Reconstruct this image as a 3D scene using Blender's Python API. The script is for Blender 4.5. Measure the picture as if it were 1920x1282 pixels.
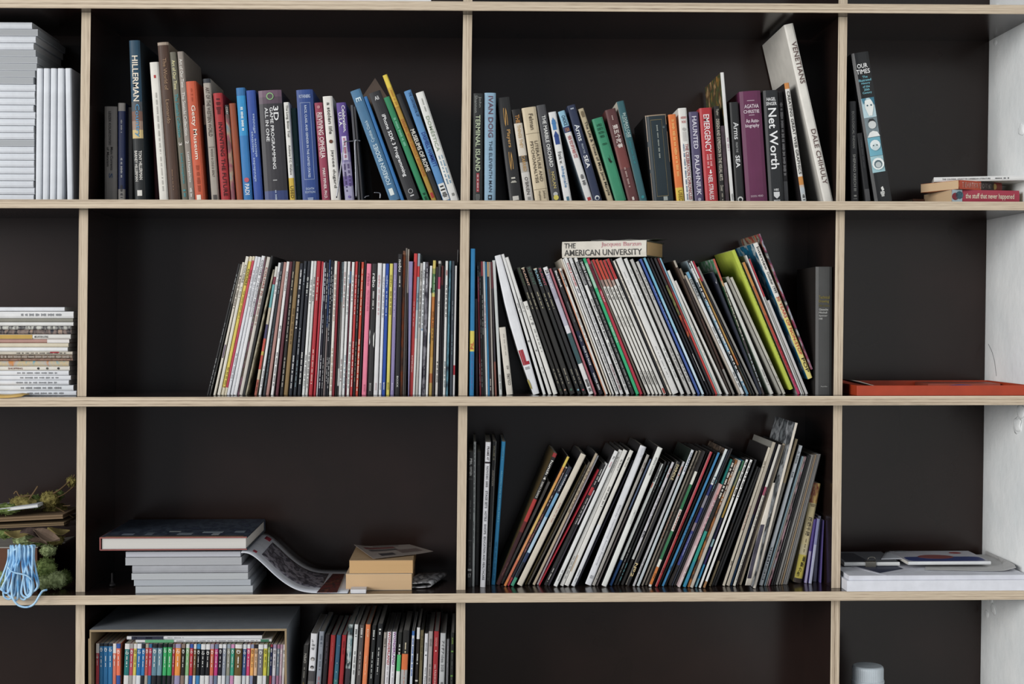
import bpy, bmesh, math, random
from mathutils import Vector, Matrix, noise
for o in list(bpy.data.objects): bpy.data.objects.remove(o)
sc = bpy.context.scene
COL = sc.collection
R = random.Random(7)

# ------------------------------------------------------------ camera, world, light, exposure
FPX = 2766.0                       # focal length in pixels of the 1920 x 1282 frame
EYE, DIST = 1.38, 2.93             # eye height and distance to the front plane of the bookcase
CAM = Vector((0.0, -DIST, EYE))
_yaw, _pit = math.atan(80/FPX), -math.atan(41/FPX)
FW = Vector((math.sin(_yaw)*math.cos(_pit), math.cos(_yaw)*math.cos(_pit), math.sin(_pit)))
RT = Vector((math.cos(_yaw), -math.sin(_yaw), 0))
UP = RT.cross(FW)
cam = bpy.data.objects.new('camera', bpy.data.cameras.new('camera')); COL.objects.link(cam)
cam.data.sensor_width = 36; cam.data.lens = 36*FPX/1920; cam.data.clip_start = .05
cam.matrix_world = Matrix(((RT.x, UP.x, -FW.x, CAM.x), (RT.y, UP.y, -FW.y, CAM.y), (RT.z, UP.z, -FW.z, CAM.z), (0, 0, 0, 1)))
sc.camera = cam
w = bpy.data.worlds.new('room_light'); sc.world = w; w.use_nodes = True
w.node_tree.nodes['Background'].inputs[0].default_value = (.88, .93, 1.0, 1)
w.node_tree.nodes['Background'].inputs[1].default_value = .38
def window(name, loc, aim, sx, sy, energy, color):
    ld = bpy.data.lights.new(name, 'AREA'); ld.shape = 'RECTANGLE'; ld.size = sx; ld.size_y = sy; ld.energy = energy; ld.color = color
    o = bpy.data.objects.new(name, ld); COL.objects.link(o); o.location = loc
    o.rotation_euler = (Vector(aim)-Vector(loc)).to_track_quat('-Z', 'Y').to_euler()
window('window_daylight', (-7.3, -6.7, 3.0), (0, 0, 1.3), 5.6, 4.0, 820, (1.0, .985, .96))       # tall windows far to one side
sc.view_settings.view_transform = 'Standard'; sc.view_settings.look = 'None'
sc.view_settings.gamma = 1; sc.view_settings.use_curve_mapping = False
sc.view_settings.exposure = 0.0

def ray(px, py): return FW + RT*((px-960)/FPX) - UP*((py-641)/FPX)
def P(px, py, y):
    d = ray(px, py); return CAM + d*((y-CAM.y)/d.y)
def PZ(px, py, z):
    d = ray(px, py); return CAM + d*((z-CAM.z)/d.z)
def proj(p):
    q = p-CAM; k = FPX/q.dot(FW); return 960+q.dot(RT)*k, 641-q.dot(UP)*k
def PXZ(px, z, y):                  # point of depth y and height z seen at column px
    q = Vector((0, y, z)); py = proj(q)[1]
    for _ in range(3):
        q = P(px, py, y); py = proj(Vector((q.x, y, z)))[1]
    return Vector((P(px, py, y).x, y, z))
MPP = DIST/FPX                      # metres per pixel on the front plane

# ------------------------------------------------------------ materials
def lin(h):
    return tuple((lambda c: c/12.92 if c <= .04045 else ((c+.055)/1.055)**2.4)(int(h[i:i+2], 16)/255) for i in (0, 2, 4))+(1,)
MATS = {}
def _new(name):
    m = bpy.data.materials.new(name); m.use_nodes = True
    nt = m.node_tree; return m, nt, nt.nodes['Principled BSDF']
def N(nt, t, **kw):
    n = nt.nodes.new(t)
    for k, v in kw.items(): setattr(n, k, v)
    return n
def mat(spec, rough=.55, spec_l=.35):
    """'rrggbb' plain print, or 'p:a,b,c' a printed picture of these colours"""
    key = (spec, rough, spec_l)
    if key in MATS: return MATS[key]
    m, nt, b = _new('print_'+spec.replace(':', '_').replace(',', '_')[:40])
    b.inputs['Roughness'].default_value = rough; b.inputs['Specular IOR Level'].default_value = spec_l
    tc = N(nt, 'ShaderNodeTexCoord')
    if spec.startswith('p:'):
        cs = spec[2:].split(',')
        nz = N(nt, 'ShaderNodeTexNoise'); nz.inputs['Scale'].default_value = 55; nz.inputs['Detail'].default_value = 3
        mp = N(nt, 'ShaderNodeMapping'); mp.inputs['Location'].default_value = (hash(spec) % 17, len(spec), 3)
        mp.inputs['Scale'].default_value = (1.2, .5, .55)
        nt.links.new(tc.outputs['Object'], mp.inputs[0]); nt.links.new(mp.outputs[0], nz.inputs['Vector'])
        cr = N(nt, 'ShaderNodeValToRGB'); el = cr.color_ramp.elements
        for i, c in enumerate(cs):
            p = .32+.36*i/max(1, len(cs)-1)
            e = el[i] if i < 2 else el.new(p)
            e.position = p; e.color = lin(c)
        nt.links.new(nz.outputs['Fac'], cr.inputs[0]); nt.links.new(cr.outputs[0], b.inputs['Base Color'])
    else:
        c = lin(spec); g_ = .3*c[0]+.6*c[1]+.1*c[2]; sat = (max(c[:3])-min(c[:3]))/max(.02, max(c[:3]))
        c = tuple(min(.86, (x+(g_-x)*.10)*(1-.1*sat)*(1+.1*max(0, min(1, (g_-.35)/.3)))) for x in c[:3])
        nz = N(nt, 'ShaderNodeTexNoise'); nz.inputs['Scale'].default_value = 38; nz.inputs['Detail'].default_value = 4
        nt.links.new(tc.outputs['Object'], nz.inputs['Vector'])
        mr = N(nt, 'ShaderNodeMapRange'); mr.inputs[1].default_value = .3; mr.inputs[2].default_value = .7
        mr.inputs[3].default_value = .93; mr.inputs[4].default_value = 1.06
        nt.links.new(nz.outputs['Fac'], mr.inputs[0])
        mx = N(nt, 'ShaderNodeVectorMath', operation='SCALE'); mx.inputs[0].default_value = c
        nt.links.new(mr.outputs[0], mx.inputs['Scale']); nt.links.new(mx.outputs[0], b.inputs['Base Color'])
    MATS[key] = m; return m
def pages(spec='d8d2c4'):
    """stacked sheet edges: fine lines across the thickness"""
    key = ('pages', spec)
    if key in MATS: return MATS[key]
    m, nt, b = _new('page_edges_'+spec)
    tc = N(nt, 'ShaderNodeTexCoord'); mp = N(nt, 'ShaderNodeMapping'); mp.inputs['Scale'].default_value = (2600, 3, 3)
    nz = N(nt, 'ShaderNodeTexNoise'); nz.inputs['Scale'].default_value = 1; nz.inputs['Detail'].default_value = 2
    nt.links.new(tc.outputs['Object'], mp.inputs[0]); nt.links.new(mp.outputs[0], nz.inputs['Vector'])
    mr = N(nt, 'ShaderNodeMapRange'); mr.inputs[3].default_value = .8; mr.inputs[4].default_value = 1.12
    nt.links.new(nz.outputs['Fac'], mr.inputs[0])
    mx = N(nt, 'ShaderNodeVectorMath', operation='SCALE'); mx.inputs[0].default_value = lin(spec)[:3]
    nt.links.new(mr.outputs[0], mx.inputs['Scale']); nt.links.new(mx.outputs[0], b.inputs['Base Color'])
    b.inputs['Roughness'].default_value = .85; b.inputs['Specular IOR Level'].default_value = .1
    MATS[key] = m; return m
def plywood(axis, name):
    """edge of birch plywood: thin plies across 'axis', grain streaks along the board"""
    m, nt, b = _new(name); L = nt.links.new
    tc = N(nt, 'ShaderNodeTexCoord')
    sx = N(nt, 'ShaderNodeSeparateXYZ'); L(tc.outputs['Object'], sx.inputs[0])
    across, along = sx.outputs[axis], sx.outputs['X' if axis == 'Z' else 'Z']
    def comb(a, sa, c, scl):
        ma = N(nt, 'ShaderNodeMath', operation='MULTIPLY'); L(a, ma.inputs[0]); ma.inputs[1].default_value = sa
        mc = N(nt, 'ShaderNodeMath', operation='MULTIPLY'); L(c, mc.inputs[0]); mc.inputs[1].default_value = scl
        cb = N(nt, 'ShaderNodeCombineXYZ'); L(ma.outputs[0], cb.inputs[0]); L(mc.outputs[0], cb.inputs[1]); return cb.outputs[0]
    n1 = N(nt, 'ShaderNodeTexNoise'); n1.inputs['Scale'].default_value = 1; n1.inputs['Detail'].default_value = 3
    L(comb(across, 640, along, .9), n1.inputs['Vector'])
    n2 = N(nt, 'ShaderNodeTexNoise'); n2.inputs['Scale'].default_value = 1; n2.inputs['Detail'].default_value = 5
    L(comb(across, 900, along, 26), n2.inputs['Vector'])
    ad = N(nt, 'ShaderNodeMath', operation='MULTIPLY_ADD'); L(n2.outputs['Fac'], ad.inputs[0]); ad.inputs[1].default_value = .45; L(n1.outputs['Fac'], ad.inputs[2])
    cr = N(nt, 'ShaderNodeValToRGB'); e = cr.color_ramp.elements
    e[0].position = .50; e[0].color = lin('80705f'); e[1].position = .86; e[1].color = lin('dacab3')
    x = e.new(.60); x.color = lin('b2a08b'); x = e.new(.72); x.color = lin('c9b8a1')
    L(ad.outputs[0], cr.inputs[0]); L(cr.outputs[0], b.inputs['Base Color'])
    b.inputs['Roughness'].default_value = .6; b.inputs['Specular IOR Level'].default_value = .3
    return m
PLY_H, PLY_V = plywood('Z', 'plywood_edge_shelf'), plywood('X', 'plywood_edge_divider')
def laminate():
    m, nt, b = _new('dark_film_faced_board'); L = nt.links.new
    tc = N(nt, 'ShaderNodeTexCoord')
    nz = N(nt, 'ShaderNodeTexNoise'); nz.inputs['Scale'].default_value = 5; nz.inputs['Detail'].default_value = 6
    L(tc.outputs['Object'], nz.inputs['Vector'])
    cr = N(nt, 'ShaderNodeValToRGB'); e = cr.color_ramp.elements
    e[0].position = .3; e[0].color = lin('201714'); e[1].position = .75; e[1].color = lin('2b1e1b')
    L(nz.outputs['Fac'], cr.inputs[0]); L(cr.outputs[0], b.inputs['Base Color'])
    n2 = N(nt, 'ShaderNodeTexNoise'); n2.inputs['Scale'].default_value = 700; L(tc.outputs['Object'], n2.inputs['Vector'])
    bp = N(nt, 'ShaderNodeBump'); bp.inputs['Strength'].default_value = .05; bp.inputs['Distance'].default_value = .0005
    L(n2.outputs['Fac'], bp.inputs['Height']); L(bp.outputs[0], b.inputs['Normal'])
    b.inputs['Roughness'].default_value = .2; b.inputs['Specular IOR Level'].default_value = .4
    return m
LAM = laminate()
def plaster():
    m, nt, b = _new('white_painted_plaster'); L = nt.links.new
    tc = N(nt, 'ShaderNodeTexCoord')
    n1 = N(nt, 'ShaderNodeTexNoise'); n1.inputs['Scale'].default_value = 9; n1.inputs['Detail'].default_value = 8; n1.inputs['Roughness'].default_value = .6
    n2 = N(nt, 'ShaderNodeTexNoise'); n2.inputs['Scale'].default_value = 45; n2.inputs['Detail'].default_value = 4
    L(tc.outputs['Object'], n1.inputs['Vector']); L(tc.outputs['Object'], n2.inputs['Vector'])
    cr = N(nt, 'ShaderNodeValToRGB'); e = cr.color_ramp.elements
    e[0].position = .35; e[0].color = lin('ebeff0'); e[1].position = .65; e[1].color = lin('f6f8f8')
    L(n1.outputs['Fac'], cr.inputs[0]); L(cr.outputs[0], b.inputs['Base Color'])
    ad = N(nt, 'ShaderNodeMath', operation='MULTIPLY_ADD'); L(n2.outputs['Fac'], ad.inputs[0]); ad.inputs[1].default_value = .3; L(n1.outputs['Fac'], ad.inputs[2])
    bp = N(nt, 'ShaderNodeBump'); bp.inputs['Strength'].default_value = .35; bp.inputs['Distance'].default_value = .01
    L(ad.outputs[0], bp.inputs['Height']); L(bp.outputs[0], b.inputs['Normal'])
    b.inputs['Roughness'].default_value = .75
    return m
PLASTER = plaster()
def metal(h, rough=.35):
    m, nt, b = _new('metal_'+h); b.inputs['Base Color'].default_value = lin(h); b.inputs['Metallic'].default_value = .9
    b.inputs['Roughness'].default_value = rough; return m

# ------------------------------------------------------------ object helpers
def link(name, me, parent=None, loc=None):
    o = bpy.data.objects.new(name, me); COL.objects.link(o)
    if parent: o.parent = parent
    if loc is not None: o.location = loc
    return o
def tag(o, label=None, cat=None, group=None, kind=None):
    for k, v in (('label', label), ('category', cat), ('group', group), ('kind', kind)):
        if v: o[k] = v
    return o
def empty(name, loc=(0, 0, 0), rot=(0, 0, 0)):
    o = link(name, None); o.location = loc; o.rotation_euler = rot; o.empty_display_size = .02; return o
def mesh(name, vs, fs, mats, mi=None, parent=None, smooth=False, loc=None):
    me = bpy.data.meshes.new(name); me.from_pydata([tuple(v) for v in vs], [], fs); 
    for m in (mats if isinstance(mats, (list, tuple)) else [mats]): me.materials.append(m)
    if mi: me.polygons.foreach_set('material_index', mi)
    if smooth: me.polygons.foreach_set('use_smooth', [True]*len(fs))
    me.update(); return link(name, me, parent, loc)
def boxvf(x0, x1, y0, y1, z0, z1):
    vs = [(x0, y0, z0), (x1, y0, z0), (x1, y1, z0), (x0, y1, z0), (x0, y0, z1), (x1, y0, z1), (x1, y1, z1), (x0, y1, z1)]
    return vs, [(3, 2, 1, 0), (4, 5, 6, 7), (0, 1, 5, 4), (1, 2, 6, 5), (2, 3, 7, 6), (3, 0, 4, 7)]   # bottom top front right back left
def tube(pts, r, seg=8, closed=False):
    vs, fs = [], []; n = len(pts); pts = [Vector(p) for p in pts]; ref = Vector((.3, 1, .2)).normalized()
    for i, p in enumerate(pts):
        a = pts[(i-1) % n] if closed or i else p; c = pts[(i+1) % n] if closed or i < n-1 else p
        t = (c-a).normalized(); u = t.cross(ref)
        if u.length < 1e-3: u = t.cross(Vector((1, 0, 0)))
        u.normalize(); v = t.cross(u)
        for k in range(seg):
            g = 2*math.pi*k/seg; vs.append(p+u*math.cos(g)*r+v*math.sin(g)*r)
    for i in range(n if closed else n-1):
        for k in range(seg):
            j = (i+1) % n; fs.append((i*seg+k, i*seg+(k+1) % seg, j*seg+(k+1) % seg, j*seg+k))
    if not closed: fs += [tuple(range(seg))[::-1], tuple(range((n-1)*seg, n*seg))]
    return vs, fs
def spline(pts, n=8):
    pts = [Vector(p) for p in pts]; out = []
    for i in range(len(pts)-1):
        p0, p1, p2, p3 = pts[max(0, i-1)], pts[i], pts[i+1], pts[min(len(pts)-1, i+2)]
        for k in range(n):
            t = k/n; out.append(.5*((2*p1)+(p2-p0)*t+(2*p0-5*p1+4*p2-p3)*t*t+(3*p1-p0-3*p2+p3)*t**3))
    return out+[pts[-1]]
def lathe(prof, seg=40):
    vs, fs = [], []
    for r, z in prof:
        for k in range(seg):
            a = 2*math.pi*k/seg; vs.append((r*math.cos(a), r*math.sin(a), z))
    for i in range(len(prof)-1):
        for k in range(seg): fs.append((i*seg+k, i*seg+(k+1) % seg, (i+1)*seg+(k+1) % seg, (i+1)*seg+k))
    return vs, fs
def join(*parts):
    vs, fs = [], []
    for v, f in parts:
        b = len(vs); vs += list(v); fs += [tuple(i+b for i in q) for q in f]
    return vs, fs
def sheet(grid, th):
    """a sheet of real thickness from a grid of points [row][col] (thickened along its own normals)"""
    nr, nc = len(grid), len(grid[0]); top, bot, fs = [], [], []
    for i in range(nr):
        for j in range(nc):
            a = Vector(grid[min(i+1, nr-1)][j])-Vector(grid[max(i-1, 0)][j]); b = Vector(grid[i][min(j+1, nc-1)])-Vector(grid[i][max(j-1, 0)])
            n = b.cross(a); n.normalize(); p = Vector(grid[i][j]); top.append(p+n*th/2); bot.append(p-n*th/2)
    o = nr*nc; idx = lambda i, j: i*nc+j
    for i in range(nr-1):
        for j in range(nc-1):
            q = (idx(i, j), idx(i, j+1), idx(i+1, j+1), idx(i+1, j)); fs.append(q); fs.append(tuple(k+o for k in q[::-1]))
    rim = [idx(0, j) for j in range(nc)]+[idx(i, nc-1) for i in range(1, nr)]+[idx(nr-1, j) for j in range(nc-2, -1, -1)]+[idx(i, 0) for i in range(nr-2, 0, -1)]
    for a, b in zip(rim, rim[1:]+rim[:1]): fs.append((a, a+o, b+o, b))
    return top+bot, fs
# ------------------------------------------------------------ the room and the bookcase
DEPTH, REC = .285, .038                # depth of the case, recess of the dividers
YT, YB = [2.5, 375.5, 743.3, 1112.3], [20, 392, 761, 1130]
ZT = [P(880, y, 0).z for y in YT]; ZB = [P(880, y, 0).z for y in YB]
ZT.append(ZT[3]-.3905); ZB.append(ZT[4]-.018)                 # the shelf below the picture
POSTS = [[(25, -562), (1282, -573)], [(25, 153), (370, 148.3), (740, 144.7), (880, 142.6), (1282, 141.5)],          # left edges of the dividers, which lean a little
         [(25, 868.3), (380, 863.6), (460, 862.5), (740, 859.5), (1100, 855.6), (1282, 854.6)], [(25, 1572), (380, 1567.6), (440, 1566), (740, 1562.7), (1100, 1558.8), (1282, 1556.6)]]
def line(tb, y):
    for (a, x0), (b, x1) in zip(tb, tb[1:]):
        if y <= b or (b, x1) == tb[-1]: return x0+(x1-x0)*(y-a)/(b-a)
def wallx(z): # right-hand wall, leaning like the case
    a, b = P(1855, 80, DEPTH), P(1838.5, 1275, DEPTH)
    return a.x+(b.x-a.x)*(z-a.z)/(b.z-a.z)
def wallslab():
    z0, z1, y0, y1 = 0, 2.6, -3.6, DEPTH+.03
    vs = [(wallx(z), y, z) for z in (z0, z1) for y in (y0, y1)]+[(wallx(z)+.1, y, z) for z in (z0, z1) for y in (y0, y1)]
    o = mesh('wall_right', vs, [(0, 1, 3, 2), (4, 6, 7, 5), (0, 4, 5, 1), (2, 3, 7, 6), (0, 2, 6, 4), (1, 5, 7, 3)], PLASTER)
    tag(o, kind='structure')
    return o
WALL = wallslab()
XL = P(-560, 641, 0).x
v, f = boxvf(XL-.02, wallx(2.6)+.1, DEPTH+.03, DEPTH+.13, 0, 2.6); tag(mesh('wall_back', v, f, PLASTER), kind='structure')
FLOORM = mat('8d8780', .6)
v, f = boxvf(-3.2, wallx(0)+.1, -3.6, DEPTH+.13, -.06, 0); tag(mesh('floor', v, f, FLOORM), kind='structure')
# plaster lumps where wall and shelves meet
def lump(px, py, y, r, seed, name='plaster_blob'):
    z = P(px, py, y).z; c = Vector((wallx(z)-.0008, 0, z)); 
    d = ray(px, py); t = (c.x-CAM.x)/d.x; c.y = (CAM+d*t).y
    bm = bmesh.new(); bmesh.ops.create_icosphere(bm, subdivisions=3, radius=r)
    for q in bm.verts:
        k = 1+.5*noise.noise(q.co*90+Vector((seed, 0, 0))); q.co = Vector((q.co.x*.25, q.co.y*k*1.4, q.co.z*k))
    me = bpy.data.meshes.new(name); bm.to_mesh(me); bm.free(); me.materials.append(PLASTER)
    for p_ in me.polygons: p_.use_smooth = True
    o = link(name, me, WALL); o.location = c
for i, (px, py, r) in enumerate([(1868, 8, .010), (1878, 14, .006), (1866, 72, .007), (1858, 1128, .006), (1862, 1143, .011), (1850, 1160, .008), (1913, 765, .014), (1908, 790, .016), (1915, 255, .012)]):
    lump(px, py, .2, r, i)

case = empty('bookcase', (0, .14, 0))
tag(case, 'tall dark laminated bookcase with raw plywood edges against the white wall', 'bookcase')
case_y = .14
def cpart(name, vs, fs, mats, mi): return mesh(name, [(a, b-case_y, c) for a, b, c in vs], fs, mats, mi, case)
def shelf(zb, zt):
    x0, x1, y1 = XL, min(wallx(zb), wallx(zt))-.0006, DEPTH-.0003
    c = .0009
    vs = [(x0, c, zb), (x1, c, zb), (x1, y1, zb), (x0, y1, zb), (x0, 0, zb+c), (x1, 0, zb+c), (x0, 0, zt-c), (x1, 0, zt-c), (x0, c, zt), (x1, c, zt), (x1, y1, zt), (x0, y1, zt)]
    fs = [(3, 2, 1, 0), (0, 1, 5, 4), (4, 5, 7, 6), (6, 7, 9, 8), (8, 9, 10, 11), (0, 4, 6, 8, 11, 3), (1, 2, 10, 9, 7, 5), (2, 3, 11, 10)]
    cpart('shelf_board', vs, fs, [LAM, PLY_H], [0, 1, 1, 1, 0, 1, 1, 0])
SH = [(ZB[i], ZT[i]) for i in range(5)]+[(ZT[0]+.40, ZT[0]+.418)]
for zb, zt in SH: shelf(zb, zt)
def divider(tb, z0, z1):
    def X(z, dx):
        py = proj(Vector((0, REC, z)))[1]; return P(line(tb, py)+dx, py, REC).x
    vs = []
    for z in (z0, z1):
        a, b = X(z, 0), X(z, 0)+.0182
        vs += [(a, REC, z), (b, REC, z), (b, DEPTH-.0003, z), (a, DEPTH-.0003, z)]
    cpart('divider', vs, [(3, 2, 1, 0), (4, 5, 6, 7), (0, 1, 5, 4), (1, 2, 6, 5), (2, 3, 7, 6), (3, 0, 4, 7)], [LAM, PLY_V], [1, 1, 1, 0, 0, 0])
levels = [(0, ZB[4]), (ZT[4], ZB[3]), (ZT[3], ZB[2]), (ZT[2], ZB[1]), (ZT[1], ZB[0]), (ZT[0], ZT[0]+.40)]
for tb in POSTS:
    for a, b in levels: divider(tb, a+.0002, b-.0002)
v, f = boxvf(XL, wallx(ZT[0]+.4)-.001 if wallx(ZT[0]+.4) < wallx(0) else wallx(0)-.001, DEPTH, DEPTH+.012, 0.02, ZT[0]+.418)
v = [(wallx(c)-.0006 if a > 0 else a, b, c) for a, b, c in v]
cpart('back_panel', v, f, [LAM], [0]*6)
# ------------------------------------------------------------ books
NAMED = {'white': 'dcdad6', 'off-white': 'c9c6c0', 'cream': 'd8cdb8', 'beige': 'b8a88c', 'tan': '9a8058', 'brown': '5e4030', 'grey': '8c8a88', 'dark grey': '4c4b4c', 'black': '232223',
         'navy': '252c4a', 'blue': '2c58a8', 'sky blue': '4a9ad0', 'pale blue': '9cc0d4', 'teal': '2a6a70', 'green': '2a9060', 'pale green': '90b890', 'lime': 'c8d838', 'yellow': 'e0cc48',
         'orange': 'e07830', 'red': 'c02830', 'maroon': '6a2c34', 'crimson': 'b02848', 'pink': 'f080a0', 'dusty pink': 'b88880', 'magenta': 'c83080', 'purple': '5c4490', 'lavender': '9890b8', 'plum': '6a2850', 'olive': '6e6a50'}
_NL = {k: lin(v) for k, v in NAMED.items()}
def cname(spec):
    if spec.startswith('p:'): return 'patterned'
    c = lin(spec); g = lambda t: [x**.45 for x in t[:3]]
    return min(_NL, key=lambda k: sum((a-b)**2 for a, b in zip(g(c), g(_NL[k]))))
def lum(spec):
    if spec.startswith('p:'): spec = spec[2:8]
    c = lin(spec); return .3*c[0]+.6*c[1]+.1*c[2]
ORD = ['first', 'second', 'third', 'fourth', 'fifth', 'sixth', 'seventh', 'eighth', 'ninth', 'tenth', 'eleventh', 'twelfth', 'thirteenth', 'fourteenth', 'fifteenth', 'sixteenth', 'seventeenth', 'eighteenth', 'nineteenth', 'twentieth', 'twenty-first', 'twenty-second', 'twenty-third', 'twenty-fourth', 'twenty-fifth', 'twenty-sixth']
TEXTQ = []                     # lettering waiting for the font to be evaluated
_FONT = {}
def font_curve(s):
    if s not in _FONT:
        cu = bpy.data.curves.new('lettering', 'FONT'); cu.body = s; cu.resolution_u = 2; cu.offset = .012
        o = bpy.data.objects.new('lettering', cu); COL.objects.link(o); _FONT[s] = [o, None]
    return _FONT[s]
class Bk: pass
def B(xb, xt, yt, w, col, T=(), bands=(), **kw):
    b = Bk(); b.xb, b.xt, b.yt, b.w, b.col, b.T, b.bands = xb, xt, yt, w, col, list(T), list(bands); b.kw = kw; return b
def poly(b):                     # outline in the x-z plane, relative to the origin x
    h, t, tt = b.h, b.t, b.tt; s, c = math.sin(b.th), math.cos(b.th)
    rot = lambda x, z: (x*c+z*s, b.zo-x*s+z*c)
    L = [rot(-b.bg*math.sin(math.pi*k/6), h*k/6) for k in range(7)] if b.bg else [rot(0, 0), rot(0, h)]
    return L+[rot(tt, h), rot(t, 0)]
def span(pl, z):
    xs = []
    for (x0, z0), (x1, z1) in zip(pl, pl[1:]+pl[:1]):
        if min(z0, z1)-1e-9 <= z <= max(z0, z1)+1e-9:
            if abs(z1-z0) < 1e-9: xs += [x0, x1]
            else: xs.append(x0+(x1-x0)*(z-z0)/(z1-z0))
    return (min(xs), max(xs)) if xs else None
def need(a, b):                  # smallest origin offset of b right of a
    pa, pb = poly(a), poly(b)
    lo = max(min(p[1] for p in pa), min(p[1] for p in pb)); hi = min(max(p[1] for p in pa), max(p[1] for p in pb))
    if hi <= lo: return None
    zs = {lo, hi} | {p[1] for p in pa+pb if lo <= p[1] <= hi}
    return max(span(pa, z)[1]-span(pb, z)[0] for z in zs)
def place(row, shelf_z, rc=.06, left=None, right=None, wk=.95, name=''):
    for b in row:
        kw = b.kw; b.kind = kw.get('k', 'm'); zs = shelf_z
        if 'yb' in kw and 'up' not in kw:
            b.rc = PZ(b.xb, kw['yb']+.5+max(0, (b.xb-1330)/105), zs).y
        else: b.rc = kw.get('rc', rc)
        b.zs = zs
        if 'up' in kw: b.zs = P(b.xb, kw['up'], b.rc).z
        a = PXZ(b.xb, b.zs, b.rc); c = P(b.xt, b.yt, b.rc)
        b.th = math.atan2(c.x-a.x, c.z-b.zs)
        ppm = FPX/(DIST+b.rc)
        b.t = max(.0016, b.w*wk/ppm*math.cos(b.th)); b.tt = b.t*kw['tw']/b.w if 'tw' in kw else b.t
        b.bg = kw.get('bg', 0)/ppm
        b.zo = b.zs+max(0, b.t*math.sin(b.th))+.0002
        b.h = (c.z-b.zo)/math.cos(b.th)
        b.want = a.x+(b.w*(1-wk)/2)/ppm + (b.zo-b.zs)*math.tan(b.th)
    n = len(row); gap = .00012
    S = [0]
    for i in range(1, n):
        s = -1e9
        for j in range(max(0, i-6), i):
            q = need(row[j], row[i])
            if q is not None: s = max(s, q+S[j]+gap)
        S.append(s)
    y = [row[i].want-S[i] for i in range(n)]
    blocks = []
    for v in y:                  # pool adjacent violators
        blocks.append([v, 1])
        while len(blocks) > 1 and blocks[-2][0] > blocks[-1][0]:
            a = blocks.pop(); c = blocks.pop(); blocks.append([(a[0]*a[1]+c[0]*c[1])/(a[1]+c[1]), a[1]+c[1]])
    k = 0
    for v, m in blocks:
        for _ in range(m): row[k].x = v+S[k]; k += 1
    dev = [(row[i].x-row[i].want)*FPX/DIST for i in range(n)]
    print('PLACE', name, n, 'max dev px %.1f %.1f' % (min(dev), max(dev)))
    # keep inside the bay
    if left is not None:
        for b in row:
            pl = poly(b); m = min(p[0] for p in pl)+b.x
            lim = max(left(p[1]) for p in pl)+.0004
            if m < lim:
                print('  push left', row.index(b), (lim-m)*FPX/DIST); b.x += lim-m
        for i in range(1, n):
            for j in range(max(0, i-6), i):
                q = need(row[j], row[i])
                if q is not None and row[i].x < row[j].x+q+gap: row[i].x = row[j].x+q+gap
    if right is not None:
        for i in range(n-1, -1, -1):
            b = row[i]; pl = poly(b); M = max(p[0] for p in pl)+b.x; lim = min(right(p[1]) for p in pl)-.0004
            if M > lim:
                print('  push right', i, (M-lim)*FPX/DIST); b.x -= M-lim
            for j in range(i+1, min(n, i+7)):
                q = need(b, row[j])
                if q is not None and b.x > row[j].x-q-gap: b.x = row[j].x-q-gap
    return row
def post_edge(k, side):
    def g(z):
        py = proj(Vector((0, REC, z)))[1]; return P(line(POSTS[k], py), py, REC).x+(.0182 if side else 0)
    return g
def build_cover(b, root, t, tt, h, D, hard):
    c = .0026 if hard else min(.0007, t*.2)
    bul = min(.0025, t*(.07 if hard or b.kind == 'p' else .05)); b.bul = bul
    if b.kind in 'hp' and t > .006: pts = [i/6 for i in range(7)]
    else: pts = [0, .15, .5, .85, 1]
    prof = [(0, D), (0, .0015)]+[(p*t, -bul*(1-(2*p-1)**2)) for p in pts[1:-1]]+[(t, .0015), (t, D), (t-c, D), (t-c, c+.001), (c, c+.001), (c, D)]
    nf = len(pts)                       # spine faces: profile edges 1 .. nf-1
    zs = sorted({0.0, h} | {h*(1-f) for f, _ in b.bands if 0 < f < 1} | ({h*k/6 for k in range(1, 6)} if b.bg else set()))
    cols = [b.kw.get('sc', b.col)]; 
    def mi(spec):
        if spec not in cols: cols.append(spec)
        return cols.index(spec)
    def band_at(z):
        f = 1-z/h; out = b.col
        for s, cc in sorted(b.bands, key=lambda q: q[0]):
            if f >= s-1e-6: out = cc
        return out
    np_ = len(prof); vs, fs, ms = [], [], []
    for z in zs:
        k = 1+(tt/t-1)*z/h; g = b.bg*math.sin(math.pi*z/h)
        for x, y in prof: vs.append((x*k-g*(1-x/t), y, z))
    for i in range(len(zs)-1):
        m_s = mi(band_at((zs[i]+zs[i+1])/2))
        for j in range(np_):
            j2 = (j+1) % np_
            fs.append((i*np_+j, i*np_+j2, (i+1)*np_+j2, (i+1)*np_+j)); ms.append(m_s if 1 <= j <= nf-1 else 0)
    fs.append(tuple(range(np_))[::-1]); ms.append(0)
    fs.append(tuple(range((len(zs)-1)*np_, len(zs)*np_))); ms.append(0)
    gl = b.kw.get('ro', .42 if b.kind == 'm' else .5)
    mesh('cover', vs, fs, [mat(cc, gl, .4) for cc in cols], ms, root)
    i = .0035 if hard else .0002
    v, f = boxvf(c*1.02, t-c*1.02, c+.0012, D-i, i, h-i)
    v = [((x*(1+(tt/t-1)*z/h)-b.bg*math.sin(math.pi*z/h)*(1-x/t)), y, z) for x, y, z in v]
    mesh('page_block', v, f, pages(b.kw.get('pg', 'd6d0c2')), None, root)
def auto_marks(b):
    if b.T or b.kw.get('mk') == 0 or b.kind == 'h': return
    lc = '55555a' if lum(b.col) > .25 else 'a8a8a4'
    if lum(b.col) > .25 and R.random() < .25: lc = 'a06060'
    r = R.random; s = .03+.05*r()
    b.T.append(('~', s, s+.1+.14*r(), .34, lc))
    if r() < .6: b.T.append(('~', .38+.1*r(), .5+.1*r(), .3, lc))
    if r() < .8: e = .96-.05*r(); b.T.append(('~', e-.12-.12*r(), e, .34, lc))
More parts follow.
